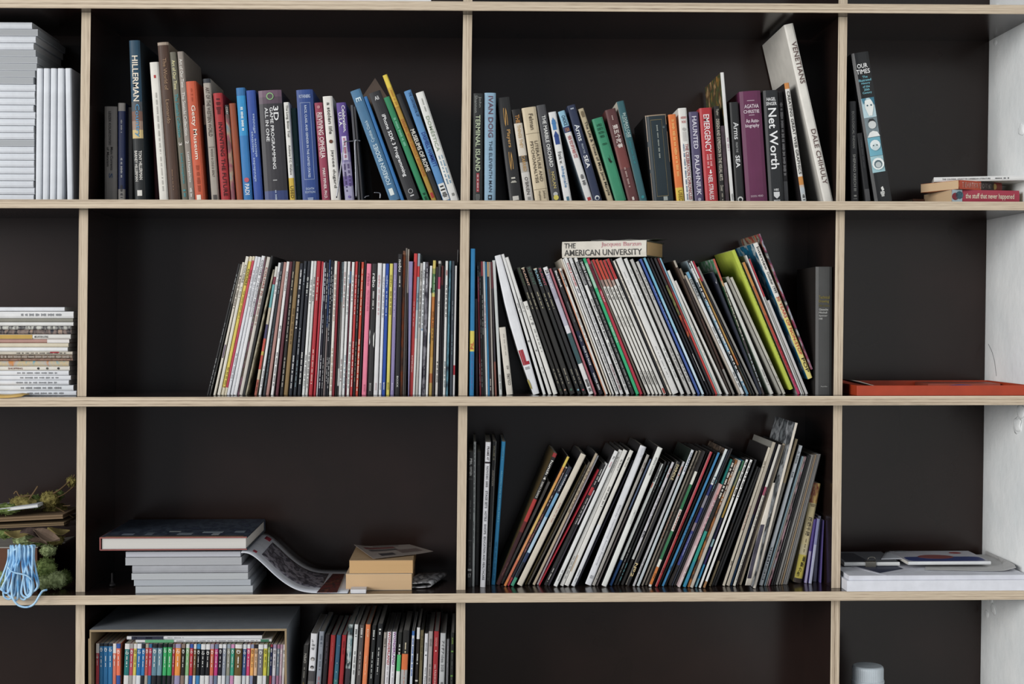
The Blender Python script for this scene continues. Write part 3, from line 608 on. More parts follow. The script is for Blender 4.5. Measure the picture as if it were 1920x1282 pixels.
# ------------------------------------------------------------ top shelf, third bay
A2 = [
 B(886.5, 887, 175, 18.5, '2a2c2b', [('John', .03, .13, .3, '8a8c88', .2), ('Shannon', .02, .18, .3, '8a8c88', -.2), ('TERMINAL ISLAND', .2, .72, .5, 'b8c4a4'), ('#', .735, .91, .3, 'a03840'), ('~', .75, .9, .16, 'd0b0b0'), ('~', .93, .99, .5, '6a6c6a')], k='p', rc=.041, d='black paperback with pale green capitals'),
 B(907.5, 908, 174, 22, '8cb0c8', [('IVAN DOIG', .03, .41, .42, '6a4858', .04), ('THE ELEVENTH MAN', .44, .91, .28, '3c4a5c', .04), ('#', .935, .98, .34, '2c3440'), ('o', .957, 0, .1, '8cb0c8')], k='h', rc=.045, d='pale blue hardcover with plum author name'),
 B(956, 931.5, 184, 24, '262627', [('Players', .31, .48, .36, 'c89850', .05), ('~', .765, .82, .5, 'c0bcb0'), ('#', .945, .985, .5, 'c8c4bc'), ('S', .1, .28, .3, 'b88c48'), ('S', .52, .70, .3, 'b88c48')], k='h', d='black hardcover with curling gold ornament'),
 B(985, 959.5, 206, 16.5, 'd0c6b6', [('THE', .06, .15, .5, 'd09040'), ('THINGS THEY', .17, .42, .4, 'c8a468'), ('CARRIED', .5, .67, .4, 'c89850'), ('O\'BRIEN', .73, .92, .4, '5a5450'), ('~', .945, .98, .4, '8a8884')], [(0, '1c1a1a'), (.15, 'd0c6b6'), (.5, '55504a'), (.57, 'a8a49c'), (.68, 'c4c0ba')], k='p', d='cream paperback with black head and dark central band'),
 B(1003, 977.5, 203, 28, 'cebd9c', [('Felman', .07, .24, .3, '5c5040', .05), ('#', .275, .279, .95, '8a7c64'), ('LITERATURE AND', .36, .79, .22, '5c5040', .16), ('PSYCHOANALYSIS', .36, .8, .22, '5c5040', -.16), ('#', .865, .869, .95, '8a7c64'), ('Johns', .885, .97, .2, '6a5e4c', .2), ('Hopkins', .885, .985, .2, '6a5e4c', -.12)], k='p', d='thick beige paperback with ruled panels'),
 B(1035.5, 1005.5, 198, 17.5, '4a4a4d', [('THE MARBLE ORCHARD', .11, .64, .42, 'dcdcd8', .08), ('NOLAN', .69, .86, .34, 'c8b46c', .08), ('ALEX TAYLOR', .66, .84, .18, '8a7848', -.25), ('o', .92, 0, .26, 'b8b8b4'), ('o', .955, 0, .3, 'd8c850')], k='p', d='grey paperback with white capitals and a small round emblem'),
 B(1058.5, 1028, 211, 15, 'd4d4d2', [('#', .09, .2, .5, '4a86c0', -.05), ('@', [(.1, .13), (.42, .06), (.78, .13)], 0, 0, '4a86c0'), ('#', .26, .36, .6, '2c4a90', -.02), ('@', [(.1, .27), (.46, .21), (.82, .27)], 0, 0, '2c4a90'), ('frank w.', .44, .58, .5, '4a4a4c'), ('abagnale', .6, .84, .5, '5a8cb8'), ('#', .94, .985, .34, '4a7a90')], k='p', d='white paperback with two blue arrows'),
 B(1100, 1046, 210, 14, '8e9aa4', [('CHOICE', .05, .16, .5, '24465c'), ('150', .185, .225, .6, 'd09060', 0, 'h'), ('俗世的秘密', .27, .52, .55, 'b85050'), ('~', .7, .82, .5, '5a5a5c'), ('#', .95, .985, .5, 'b83838')], [(0, '8cbcd4'), (.17, '2c3a68'), (.235, 'd0cfcc')], k='p', sc='6c7c88', d='leaning paperback with pale blue and navy head panels'),
 B(1114, 1063, 199, 16.5, '2b3552', [('Arms', .2, .37, .6, 'd4d8dc'), ('FROM THE', .4, .5, .24, 'a8b0bc'), ('SEA', .52, .65, .5, 'e8ecf0'), ('o', .96, 0, .3, 'd8dcdc'), ('o', .965, 0, .2, '2b3552'), ('~', .03, .05, .6, 'a0a8b4')], k='p', d='navy leaning paperback with white script title'),
 B(1141, 1084, 205, 11, 'bbab8a', [('The Life & Times of Miss Jane Marple', .14, .93, .7, '34302a'), ('~', .03, .1, .7, '7a6a50')], k='p', d='tan leaning paperback with dark script title'),
 B(1154.5, 1109.5, 224, 22, '2f9069', [('A FIELD', .07, .10, .5, '14402c', -.02, 'h'), ('GUIDE TO', .115, .145, .55, '14402c', -.02, 'h'), ('WESTERN', .16, .19, .55, '14402c', -.02, 'h'), ('BIRDS', .205, .235, .4, '14402c', -.02, 'h'), ('PETERSON', .30, .325, .45, '14402c', 0, 'h'), ('@', [(.42, .47), (.56, .5), (.62, .44), (.6, .51), (.72, .53), (.55, .545), (.44, .52)], 0, 0, '12281c')], k='h', d='green cloth hardcover with a small black bird'),
 B(1178.5, 1134, 207, 21.5, '683a3a', [('第五个故事', .17, .42, .5, 'dccfc8', .05), ('~', .07, .13, .12, 'c0a8a0'), ('~', .63, .85, .2, 'b89c94', -.05), ('#', .95, .985, .2, 'd0c4bc')], [(0, '5e3434'), (.4, '7a3c38'), (.64, '643636')], k='p', d='maroon leaning paperback with large white characters'),
 B(1200.5, 1156, 191, 14.5, '2f636b', [('IN DORA\'S CASE', .12, .36, .42, 'b8ccc8', .14), ('~', .14, .36, .22, '8ab0ac', -.2), ('~', .4, .62, .3, '2a8088'), ('o', .95, 0, .22, '2a9098')], k='p', sc='c8c2b4', d='tall teal leaning paperback with pale cover'),
 B(1223.5, 1208.5, 217, 41, '1e2e36', [('#', .055, .06, .55, '8a7a50'), ('#', .93, .935, .55, '8a7a50'), ('#', .055, .935, .012, '8a7a50', -.27), ('#', .055, .935, .012, '8a7a50', .27), ('~', .12, .5, .07, '9aa098', .02), ('#', .94, .985, .2, 'a0a8a4', .12), ('o', .15, 0, .06, '4a5a60', .33), ('#', .0, .3, .03, 'b8a490', -.485), ('#', .36, .62, .025, 'b8a490', -.487), ('#', .66, .99, .02, 'a89078', -.488), ('#', 0, .12, .03, 'a08468', .482), ('#', .2, .55, .02, 'a08468', .488)],
   [(0, 'a08a70'), (.012, '1e2e36')], k='h', sc='15191d', D=.2, d='thick worn dark teal hardcover with frayed edges'),
 B(1269, 1252.5, 215, 15, 'ec7a28', [('~', .06, .72, .4, 'f4b060'), ('USED', .86, .99, .5, '8a6a10', .05)], [(0, 'ec7a28'), (.83, 'e0c030')], k='p', pg='dccfb8', d='orange paperback with yellow used sticker'),
 B(1284.5, 1271, 203, 16.5, 'd8d6d0', [('ANDREW', .09, .115, .7, 'c84848', .05, 'h'), ('ROSS', .135, .16, .5, 'c84848', .05, 'h'), ('o', .225, 0, .2, 'b0aca8'), ('#', .25, .35, .4, 'c0bcb8', .02), ('THE CELEBRATION CHRONICLES', .38, .97, .4, '9a3038', .18), ('~', .38, .97, .16, '3a6a90', -.2)], k='p', d='white paperback with red author and title'),
 B(1303, 1291.5, 210, 18, '554d70', [('HAUNTED', .05, .41, .5, 'd4d0dc'), ('PALAHNIUK', .48, .92, .5, 'd4d0dc'), ('o', .965, 0, .18, 'a8a4b8')], k='p', d='dusty purple paperback with tall white capitals'),
 B(1323, 1310.5, 203, 24.5, 'be2630', [('EMERGENCY', .07, .47, .48, 'f0dcdc'), ('~', .49, .64, .2, 'e0a0a0', -.1), ('~', .49, .62, .2, 'e0a0a0', .14), ('@', [(.5, .655), (.6, .655), (.6, .68), (.68, .68), (.55, .70), (.42, .68), (.5, .68)], 0, 0, 'f0dcdc'), ('NEIL STRAUSS', .71, .97, .36, 'f0dcdc')], k='p', d='red paperback with tall white capital title'),
 B(1350, 1338.5, 199, 10.5, '272523', [('Taylor', .03, .1, .55, 'b8b0a0'), ('DESIGN AND EXPRESSION IN THE VISUAL ARTS', .135, .77, .6, 'c0b8a8'), ('Dover', .82, .88, .55, 'b8b0a0'), ('~', .9, .98, .3, '9a9284')], k='p', d='black paperback with small cream capitals'),
 B(1361, 1351, 236, 7.5, 'p:3c3036,4a3c44,2c2428', k='m', mk=0, d='dark mottled booklet'),
 B(1370.5, 1350.5, 136, 7, 'd6d5d2', [('~', .5, .6, .4, 'b090a0'), ('~', .93, .98, .5, '8a8a88')], k='m', sc='p:b07838,3c5030,5a4028,c0a070', d='tall slim white magazine with a coloured cover'),
 B(1380, 1367.5, 192, 17, '242526', [('Arms', .2, .37, .6, 'd0d0d0', .05), ('FROM THE', .4, .5, .24, 'a0a0a0'), ('SEA', .53, .65, .5, 'e4e4e4'), ('o', .965, 0, .32, 'c8c8c4'), ('o', .97, 0, .2, '242526')], k='p', d='black paperback with white script title'),
 B(1399, 1385, 172, 42, '6a2a52', [('AGATHA', .12, .155, .68, 'dccad4', .02, 'h'), ('CHRISTIE', .17, .2, .74, 'dccad4', 0, 'h'), ('~', .085, .09, .4, 'dccad4'), ('~', .215, .22, .4, 'dccad4'), ('An Auto-', .25, .285, .62, 'dccad4', .02, 'h'), ('biography', .295, .335, .66, 'dccad4', 0, 'h'), ('DODD, MEAD', .935, .955, .58, 'c8b0bc', 0, 'h')], k='h', d='thick plum cloth hardcover with white lettering'),
 B(1442.5, 1430, 170, 29, '25272a', [('HAGEL', .065, .095, .62, 'e4e4e4', 0, 'h'), ('SINGER', .105, .135, .72, 'e4e4e4', 0, 'h'), ('Net', .16, .34, .56, 'f4f4f4', .02), ('Worth', .36, .7, .56, 'f4f4f4', .02), ('HBS', .875, .895, .32, 'd8d8d8', 0, 'h'), ('@', [(.3, .905), (.7, .905), (.7, .94), (.5, .965), (.3, .94)], 0, 0, 'd0d0d0'), ('PRESS', .975, .992, .44, 'd8d8d8', 0, 'h')], k='h', d='black hardcover with very large white title'),
 B(1473.5, 1462, 172, 11, 'p:2a2a2c,3a3638,1c1c1e', [('~', .1, .75, .5, 'b0acac'), ('#', .8, .98, .7, '6a6a6c')], k='p', rc=.075, d='black paperback lettered in white beside a slim spine'),
 B(1499.5, 1466, 156, 9.5, 'd4d2cc', [('CREATING GREAT WEB GRAPHICS', .07, .76, .6, '3c3a36'), ('#', .87, .92, .8, 'b8c0c4'), ('~', .93, .98, .5, '2a2a2a')], [(0, 'd88a3c'), (.05, 'd4d2cc'), (.78, 'd8903c'), (.85, 'c8b8ac'), (.88, 'c0c4c4')], k='p', sc='2a2628', d='slim white paperback with orange head and foot'),
 B(1545, 1469.5, 47, 19, 'd8d4cb', [('VENETIANS', .1, .335, .55, '6a5450', .1), ('DALE CHIHULY', .59, .9, .5, '6a5450', .05)], k='h', D=.222, pg='d4d0c8', d='tall white leaning art hardcover with thin serif capitals'),
]
place(A2, ZT[1], .055, post_edge(2, 1), post_edge(3, 0), name='A2')
build_row(A2, 'top shelf, third bay', 'books on the top shelf, third bay')
# ------------------------------------------------------------ top shelf, last bay
A3 = [
 B(1597, 1592, 190, 15, '1f2023', [('ECOLOGICAL INDIAN', .1, .46, .3, '7a7a78'), ('SHEPARD KRECH III', .52, .88, .34, '8a8a86'), ('~', .92, .96, .5, '8a8a86')], k='h', d='black hardcover standing in shadow beside the divider'),
 B(1622, 1606, 250, 11, '1b1c1f', [('~', .1, .5, .2, '4a4a4c'), ('#', .8, .97, .8, '4c4c4e')], k='p', d='short black paperback wedged under a leaning tall book'),
 B(1640, 1595, 101, 35, '1f2022', [('OUR', .075, .105, .6, 'f0f0ec', .0, 'h'), ('TIMES', .113, .143, .78, 'f0f0ec', 0, 'h'), ('The', .157, .172, .3, '7ac4d4', .05, 'h'), ('Illustrated', .178, .194, .72, '7ac4d4', .02, 'h'), ('History', .2, .216, .5, '7ac4d4', .04, 'h'), ('of the', .221, .236, .4, '7ac4d4', .04, 'h'), ('20th', .242, .257, .32, '7ac4d4', .04, 'h'), ('Century', .263, .28, .54, '7ac4d4', .04, 'h'),
   ('#', .305, .435, .74, 'b4d0d8', 0), ('@', [(.3, .32), (.7, .315), (.78, .36), (.62, .425), (.42, .425), (.28, .37)], 0, 0, 'e0e4e0'), ('@', [(.13, .305), (.4, .305), (.2, .345)], 0, 0, '4a8ca4'), ('@', [(.6, .305), (.87, .305), (.85, .36)], 0, 0, '3c7c94'), ('o', .355, 0, .05, '33606e', -.08), ('o', .355, 0, .05, '33606e', .14),
   ('#', .437, .565, .74, '7a8a90', 0), ('o', .485, 0, .23, 'c8ccca', .02), ('@', [(.14, .565), (.3, .535), (.5, .525), (.75, .535), (.87, .565)], 0, 0, 'dcdedc'), ('@', [(.28, .47), (.4, .445), (.62, .445), (.74, .47), (.6, .46), (.4, .46)], 0, 0, '33383a'), ('#', .497, .505, .2, '4a4c4c', .02),
   ('#', .567, .69, .74, '6fb4c8', 0), ('o', .62, 0, .3, 'dde6e6', 0), ('o', .634, 0, .2, 'c4d4d6', .0), ('#', .646, .655, .14, '3a4c54', .0), ('o', .622, 0, .04, '3a4c54', -.1), ('o', .622, 0, .04, '3a4c54', .1),
   ('#', .692, .8, .74, '9cc4cc', 0), ('o', .745, 0, .35, 'e0e6e4', 0), ('o', .748, 0, .24, '5a7078', 0), ('o', .752, 0, .17, 'b8c0c0', 0), ('~', .93, .965, .25, 'd8d8d4'), ('@', [(.44, .905), (.56, .895), (.62, .92), (.5, .93)], 0, 0, 'd8d8d4')], k='h', D=.2, ro=.3, d='large black leaning hardcover with a column of pale blue portraits'),
]
place(A3, ZT[1], .055, post_edge(3, 1), name='A3')
build_row(A3, 'top shelf, last bay', 'books on the top shelf, last bay')
# ------------------------------------------------------------ second shelf, second bay: magazines
M1 = [
 B(388, 447.5, 494, 4, K, [('~', .08, .3, .4, 'a0a4a4'), ('~', .45, .6, .35, '8a8c8c'), ('~', .72, .93, .4, '9a9c9c')], d='slim black magazine at the open end of the row'),
 B(393, 451.5, 495, 3, '3a3937', [], [(0, '6c6860'), (.3, '3a3937')]),
 B(399.6, 454.5, 491, 4.4, CR, [('~', .1, .35, .4, '4a3c40'), ('#', .62, .72, .6, '6a5870')], bands=[(0, CR)]),
 B(405.4, 459.6, 480, 6.2, 'd8d3c6', [('COLORS', .06, .19, .55, '5a5650'), ('~', .22, .3, .3, '8a867e')], d='cream magazine with small grey title'),
 B(415, 469, 480, 6, 'dcc64a', [('COLORS', .09, .21, .6, '3a3420'), ('~', .25, .45, .3, 'a08c2c'), ('~', .8, .95, .4, '8a7824')], [(0, 'd8ccb0'), (.035, 'dcc64a'), (.945, 'd4cab0')], d='yellow magazine with cream head and foot'),
 B(421.7, 475.4, 480, 4.4, 'd4405a', [('~', .1, .18, .4, 'a02c44')], [(0, 'd8ccb0'), (.03, 'd84a5c'), (.5, 'c83a58'), (.945, 'd4cab0')], d='coral red magazine with cream head and foot'),
 B(426.7, 480.8, 480, 5.6, 'd4d5da', [('~', .1, .3, .3, 'a8a8ac'), ('~', .7, .9, .3, 'a0a0a8')]),
 B(434.2, 486.7, 481, 5.6, 'd5d6da', [('COLORS', .07, .18, .5, '77777c'), ('67 HOLIDAYS', .2, .36, .4, '9a9aa0')], d='white magazine with small grey capitals'),
 B(440.4, 494, 479, 7, 'd8d8da', [('COLORS', .03, .14, .55, '6a6a70'), ('67 AMAZON AMAZONIA', .16, .44, .5, '9c9ca2')], d='wide white magazine with long grey title'),
 B(449, 501, 481, 2.6, 'p:3c4030,8a5a70,504838,a8888c'),
 B(451.7, 504.6, 481, 7, 'c9c2b8', [('COLORS 70', .075, .28, .6, 'a04840'), ('~', .3, .5, .45, 'b08c84')], d='grey-beige magazine with red capital title'),
 B(459, 512, 479, 4.4, '2a2a2b', mk=0),
 B(463.7, 516, 505, 3.6, 'p:1c1c1c,b0a890,2c2824', mk=0),
 B(471.7, 511.5, 499, 4.8, 'c8bea8', [('~', .9, .97, .4, '7a3030')], [(0, 'd0ccc4'), (.08, '8a3c4c'), (.14, '6ab0b4'), (.32, 'c4b8a0'), (.45, '4a4468'), (.56, 'cc5040'), (.66, 'd0b048'), (.69, 'cc4c3c'), (.8, 'cdbb9c'), (.88, 'b0604c')], d='thin magazine with teal, orange and cream pieces'),
 B(479, 516.7, 492, 5, 'd8d8d8', [('~', .07, .24, .3, '8a8a90'), ('~', .78, .95, .35, '8a8a90')]),
 B(487.5, 522, 491, 5, '30363c', [('~', .07, .24, .4, '90989c'), ('~', .5, .93, .5, '5a6a70')]),
 B(494.6, 528.5, 491, 5.6, 'b5857c', mk=0),
 B(504.6, 535, 490, 5.4, 'dedddb', [('ADBUSTERS', .07, .22, .4, '5a5a60'), ('~', .48, .58, .35, '6a6a70'), ('~', .68, .94, .4, '5a5a60')], d='white magazine with bold dark small print'),
 B(513.7, 540.6, 490, 5.8, '64303a', mk=0),
 B(523, 547.5, 489, 6, '272524', [('~', .08, .22, .4, 'b0a890'), ('~', .26, .6, .35, 'a8a498'), ('~', .72, .94, .4, 'b0aca0')]),
 B(531.7, 554.6, 490, 7.8, '8f7345', [('~', .35, .62, .3, '5a4424')], d='tan magazine with faint brown print'),
 B(541, 562.5, 493, 6.6, '272a34', [('~', .05, .2, .45, 'd0d0d0'), ('~', .24, .5, .45, 'c8c8c8'), ('~', .7, .95, .45, 'c8c8c8')]),
 B(549.6, 570, 489, 5.8, '2c3038', [('~', .06, .18, .45, '9098a0'), ('~', .5, .7, .35, 'a0a4a8'), ('~', .74, .94, .4, '7a9098')]),
 B(557.5, 577, 489, 5.8, '282b33', [('~', .12, .26, .6, 'b8bcb8'), ('~', .68, .92, .5, 'c8c8c4')]),
 B(566, 583.7, 489, 5, 'd9dad8', [('~', .14, .32, .35, '7a7c7c'), ('~', .7, .95, .35, '5a5c5c')]),
 B(572, 589, 489, 5, 'c9cac7', [('~', .12, .3, .4, '4a4c4c'), ('~', .68, .95, .4, '6a6c6a')]),
 B(578.7, 594.6, 489, 7.2, 'bb2b36', [('~', .12, .3, .3, 'e0c0b8'), ('~', .66, .92, .4, 'e0a8a0')]),
 B(588, 603.5, 490, 4.2, 'bd2a3a', mk=0),
 B(593, 607, 492, 2, 'd8d8dc', mk=0),
 B(596, 609, 490, 4, '2a2838', [('~', .05, .3, .5, 'c0c4cc'), ('~', .4, .55, .4, 'b0b0b8'), ('~', .7, .95, .5, 'c8c8cc')]),
 B(601, 613, 492, 4, '2b292e', [('~', .08, .35, .4, 'c0c0c0'), ('~', .72, .95, .4, 'b0b0b0')]),
 B(606, 617.5, 487, 3, '2f4672', [], [(0, '2c4878'), (.5, '8a7a78')], d='thin blue magazine rising above its row'),
 B(608.7, 621, 488, 3.2, '26262c', [('~', .05, .6, .5, 'b8b8bc'), ('~', .72, .9, .4, 'c0c0c0')]),
 B(612.4, 624.4, 490, 3, '2a2a30', [('~', .1, .3, .5, 'a8acb0'), ('~', .72, .95, .5, 'c8c8c8')]),
 B(616.7, 627.3, 489, 5.4, 'd7d4cb', [('~', .1, .45, .35, 'b89078'), ('~', .65, .97, .4, 'b8a080')]),
 B(622.5, 633, 490, 4.4, '8e2430', mk=0),
 B(628, 638.7, 491, 3, '2c2b2c', mk=0),
 B(631.7, 642, 491, 2.4, '8a8c8a', [], [(0, '6c8088'), (.3, '807c78'), (.8, 'd4d4d0'), (.93, '3a3838')]),
 B(634.6, 645, 490, 5.4, 'cdccca', [('~', .08, .35, .35, 'a87070'), ('~', .73, .9, .35, '8a6a6a')]),
 B(641, 652.3, 490, 5, 'd8d9d8', [('~', .1, .4, .35, '98a0a4'), ('~', .7, .95, .4, '88a8b8')]),
 B(647.6, 657.3, 491, 1.8, '6c2438', [], [(0, '6c2438'), (.07, '4a80b8'), (.16, '6c2438')]),
 B(649.4, 660, 491, 5.2, 'd6d9d6', [('~', .1, .3, .35, '909894'), ('~', .6, .95, .35, '7a9088')]),
 B(656, 666.7, 490, 4.6, 'cc3a3a', [('~', .1, .4, .4, 'f0c0b8'), ('~', .6, .95, .45, 'f0d0c8')]),
 B(661.7, 672, 491, 4, '2a2a2a', [('~', .1, .5, .4, '8a8a88'), ('~', .6, .9, .4, '8a8a78')]),
 B(666.5, 678, 491, 4.8, 'd2492f', [('~', .05, .4, .4, 'f0c8b0'), ('~', .58, .98, .5, 'f0d0c0')]),
 B(672.5, 683.7, 488, 3.4, '252526', mk=0),
 B(678, 687.7, 494, 9, 'f07f9c', [('rebo', .075, .17, .55, 'c05878', 0), ('WILD NATURE ISSUE', .2, .36, .3, 'c8607c'), ('BOXX', .92, .975, .3, 'b85070')], d='bright pink magazine', ro=.6),
 B(688.7, 697.5, 494, 9.5, '302e2f', [('rebo', .075, .18, .6, 'd8d8d4', 0), ('~', .21, .35, .3, 'c8c8c4'), ('@', [(.0, .5), (.12, .52), (.05, .56), (.16, .6), (.02, .62)], 0, 0, 'e0e0dc'), ('@', [(.75, .55), (1, .52), (.98, .64), (.8, .62)], 0, 0, 'd8d8d4'), ('BOXX', .91, .97, .35, 'c0c0bc')], d='black magazine with ragged white scratches'),
 B(700, 708.3, 493, 8.2, 'd6d5d6', [('odəu', .09, .18, .5, 'd89098', 0), ('~', .2, .4, .3, 'd0a0a8'), ('BOXX', .91, .965, .3, 'c8a0a8')], d='white magazine with pink lettering'),
 B(709.8, 718, 494, 5.4, 'd8dade', [('odəu', .1, .19, .5, 'a0a0a8', 0), ('~', .22, .42, .35, 'a0a4ac'), ('BOXX', .91, .96, .4, '5a5c60')]),
 B(716, 723.8, 494, 6.2, '2550b0', [('odəu', .09, .18, .55, 'b8c8e8', 0), ('~', .21, .4, .35, 'b0c4e4'), ('BOXX', .905, .96, .45, 'e0e8f0')], d='royal blue magazine'),
 B(724, 731, 494, 6.2, 'd8cc58', [('odəu', .085, .175, .55, '8a7c20', 0), ('~', .21, .4, .35, '8a7c20'), ('BOXX', .905, .96, .45, '6a6020')], d='yellow magazine beside the royal blue one'),
 B(731.7, 738.3, 493, 7, '9185b5', [('odəu', .09, .18, .5, 'c0b8d8', 0), ('~', .21, .42, .3, 'c8c0dc'), ('BOXX', .91, .965, .35, 'd8d0e8')], d='lavender magazine'),
 B(741, 747.2, 476, 9, '2a292b', [('nobu', .04, .125, .6, 'd8d8d4', 0), ('~', .155, .245, .3, 'c0c0bc'), ('BOXX', .865, .945, .35, 'd0d0cc')], d='taller black magazine with white letters'),
 B(750, 756.5, 470, 5, 'p:3a322c,8a5a40,c06030,685850', mk=0, d='brown photo-covered magazine rising above its neighbours', rc=.07),
 B(755.6, 762, 465, 3.4, '7c746c', mk=0, rc=.07),
 B(759.6, 766.5, 467, 3, '8a8278', [], [(0, 'a8a094'), (.3, '4a443e')], mk=0, rc=.07),
 B(763, 764.5, 490, 1.8, '9088b4', tw=8, mk=0, d='bent lavender magazine flaring at the top', rc=.055),
 B(765.2, 774.5, 475, 6.8, 'd23a3a', [('~', .34, .52, .25, 'e8a0a0'), ('INTERVIEW', .72, .84, .35, 'f0c8c0')], d='tall plain red magazine'),
 B(773, 783, 475, 4.4, 'a8b8c0', [('~', .28, .35, .35, '4a6a78')], [(0, '98a8b4'), (.09, 'd03838'), (.165, '8ca8b4'), (.4, 'b4c4c6'), (.6, 'd0d2ce')], d='tall pale blue magazine with red band'),
 B(779, 788, 493, 4.8, 'b4b0aa', [('PLANET', .06, .14, .5, '4a4a4a'), ('~', .17, .5, .35, '5a5a5a')]),
 B(784.6, 793.2, 491, 4.8, 'd6d9dc', [('PLANET', .06, .14, .55, '4a4c50'), ('~', .17, .5, .4, '5a5c60'), ('#', .5, .515, .5, '5a88b0')]),
 B(791, 798.5, 491, 6, 'p:2a2834,38343e,8a8890,302c38', [('~', .05, .2, .3, 'c8c8cc'), ('~', .65, .95, .3, '8a8a90')], d='dark plum mottled magazine'),
 B(798, 806.2, 498, 4.6, 'dcdcda', [('#', .17, .21, .3, '3a3a38', .3), ('#', .52, .6, .2, '4a6a80', .4)], mk=0),
 B(804.3, 812, 488, 5.6, 'c08428', [('~', .12, .25, .4, 'a8c0a0', .15), ('~', .38, .6, .3, '6a4818')], [(0, 'd4c05c'), (.06, '9aa050'), (.1, '4a7a48'), (.24, 'd4c860'), (.27, 'c87828'), (.5, 'bc8a30'), (.72, 'c89c48'), (.84, 'b06028'), (.91, 'b89848')], d='magazine in yellow, green and orange sections'),
 B(810.2, 818, 500, 4, '3a3236', mk=0),
 B(815.8, 822, 489, 5, 'cdc8c2', [('~', .3, .34, .3, '6a6a6a'), ('~', .75, .92, .4, '4a4a48')], [(0, 'b8b4b0'), (.02, '4a4846'), (.12, 'c84a6c'), (.21, 'd0cac4')], d='white magazine with dark and pink head panels'),
 B(821.8, 828, 498, 4, '201e20', [], [(0, '5a2420'), (.15, '1c1a1e')], mk=0),
 B(826, 832.5, 499, 3, '1d1b20', mk=0),
 B(830, 835.3, 489, 5, 'd5d4d0', [('~', .07, .12, .5, 'b05048'), ('~', .18, .42, .4, '5a5a58'), ('~', .75, .95, .4, '5a7880')]),
 B(836, 842.5, 489, 4.2, 'p:2a3a48,5a8898,243040', mk=0),
 B(843, 847.5, 489, 5.4, '3c444e', [('~', .3, .45, .3, '8a9298'), ('~', .55, .7, .3, '7a9298')]),
 B(849.6, 854, 498, 3.6, 'd8d7d6', [], [(0, 'd8d7d6'), (.77, 'c02c3c'), (.845, 'd8d7d6')], mk=0, d='thin white magazine with red band near its foot'),
 B(853.8, 857.5, 468, 1.5, '6c6a6a', mk=0, d='thin grey card sheet beside the divider', rc=.09),
]
place(M1, ZT[2], .06, post_edge(1, 1), post_edge(2, 0), wk=.96, name='M1')
build_row(M1, 'second shelf, second bay', 'magazines on the second shelf, second bay')

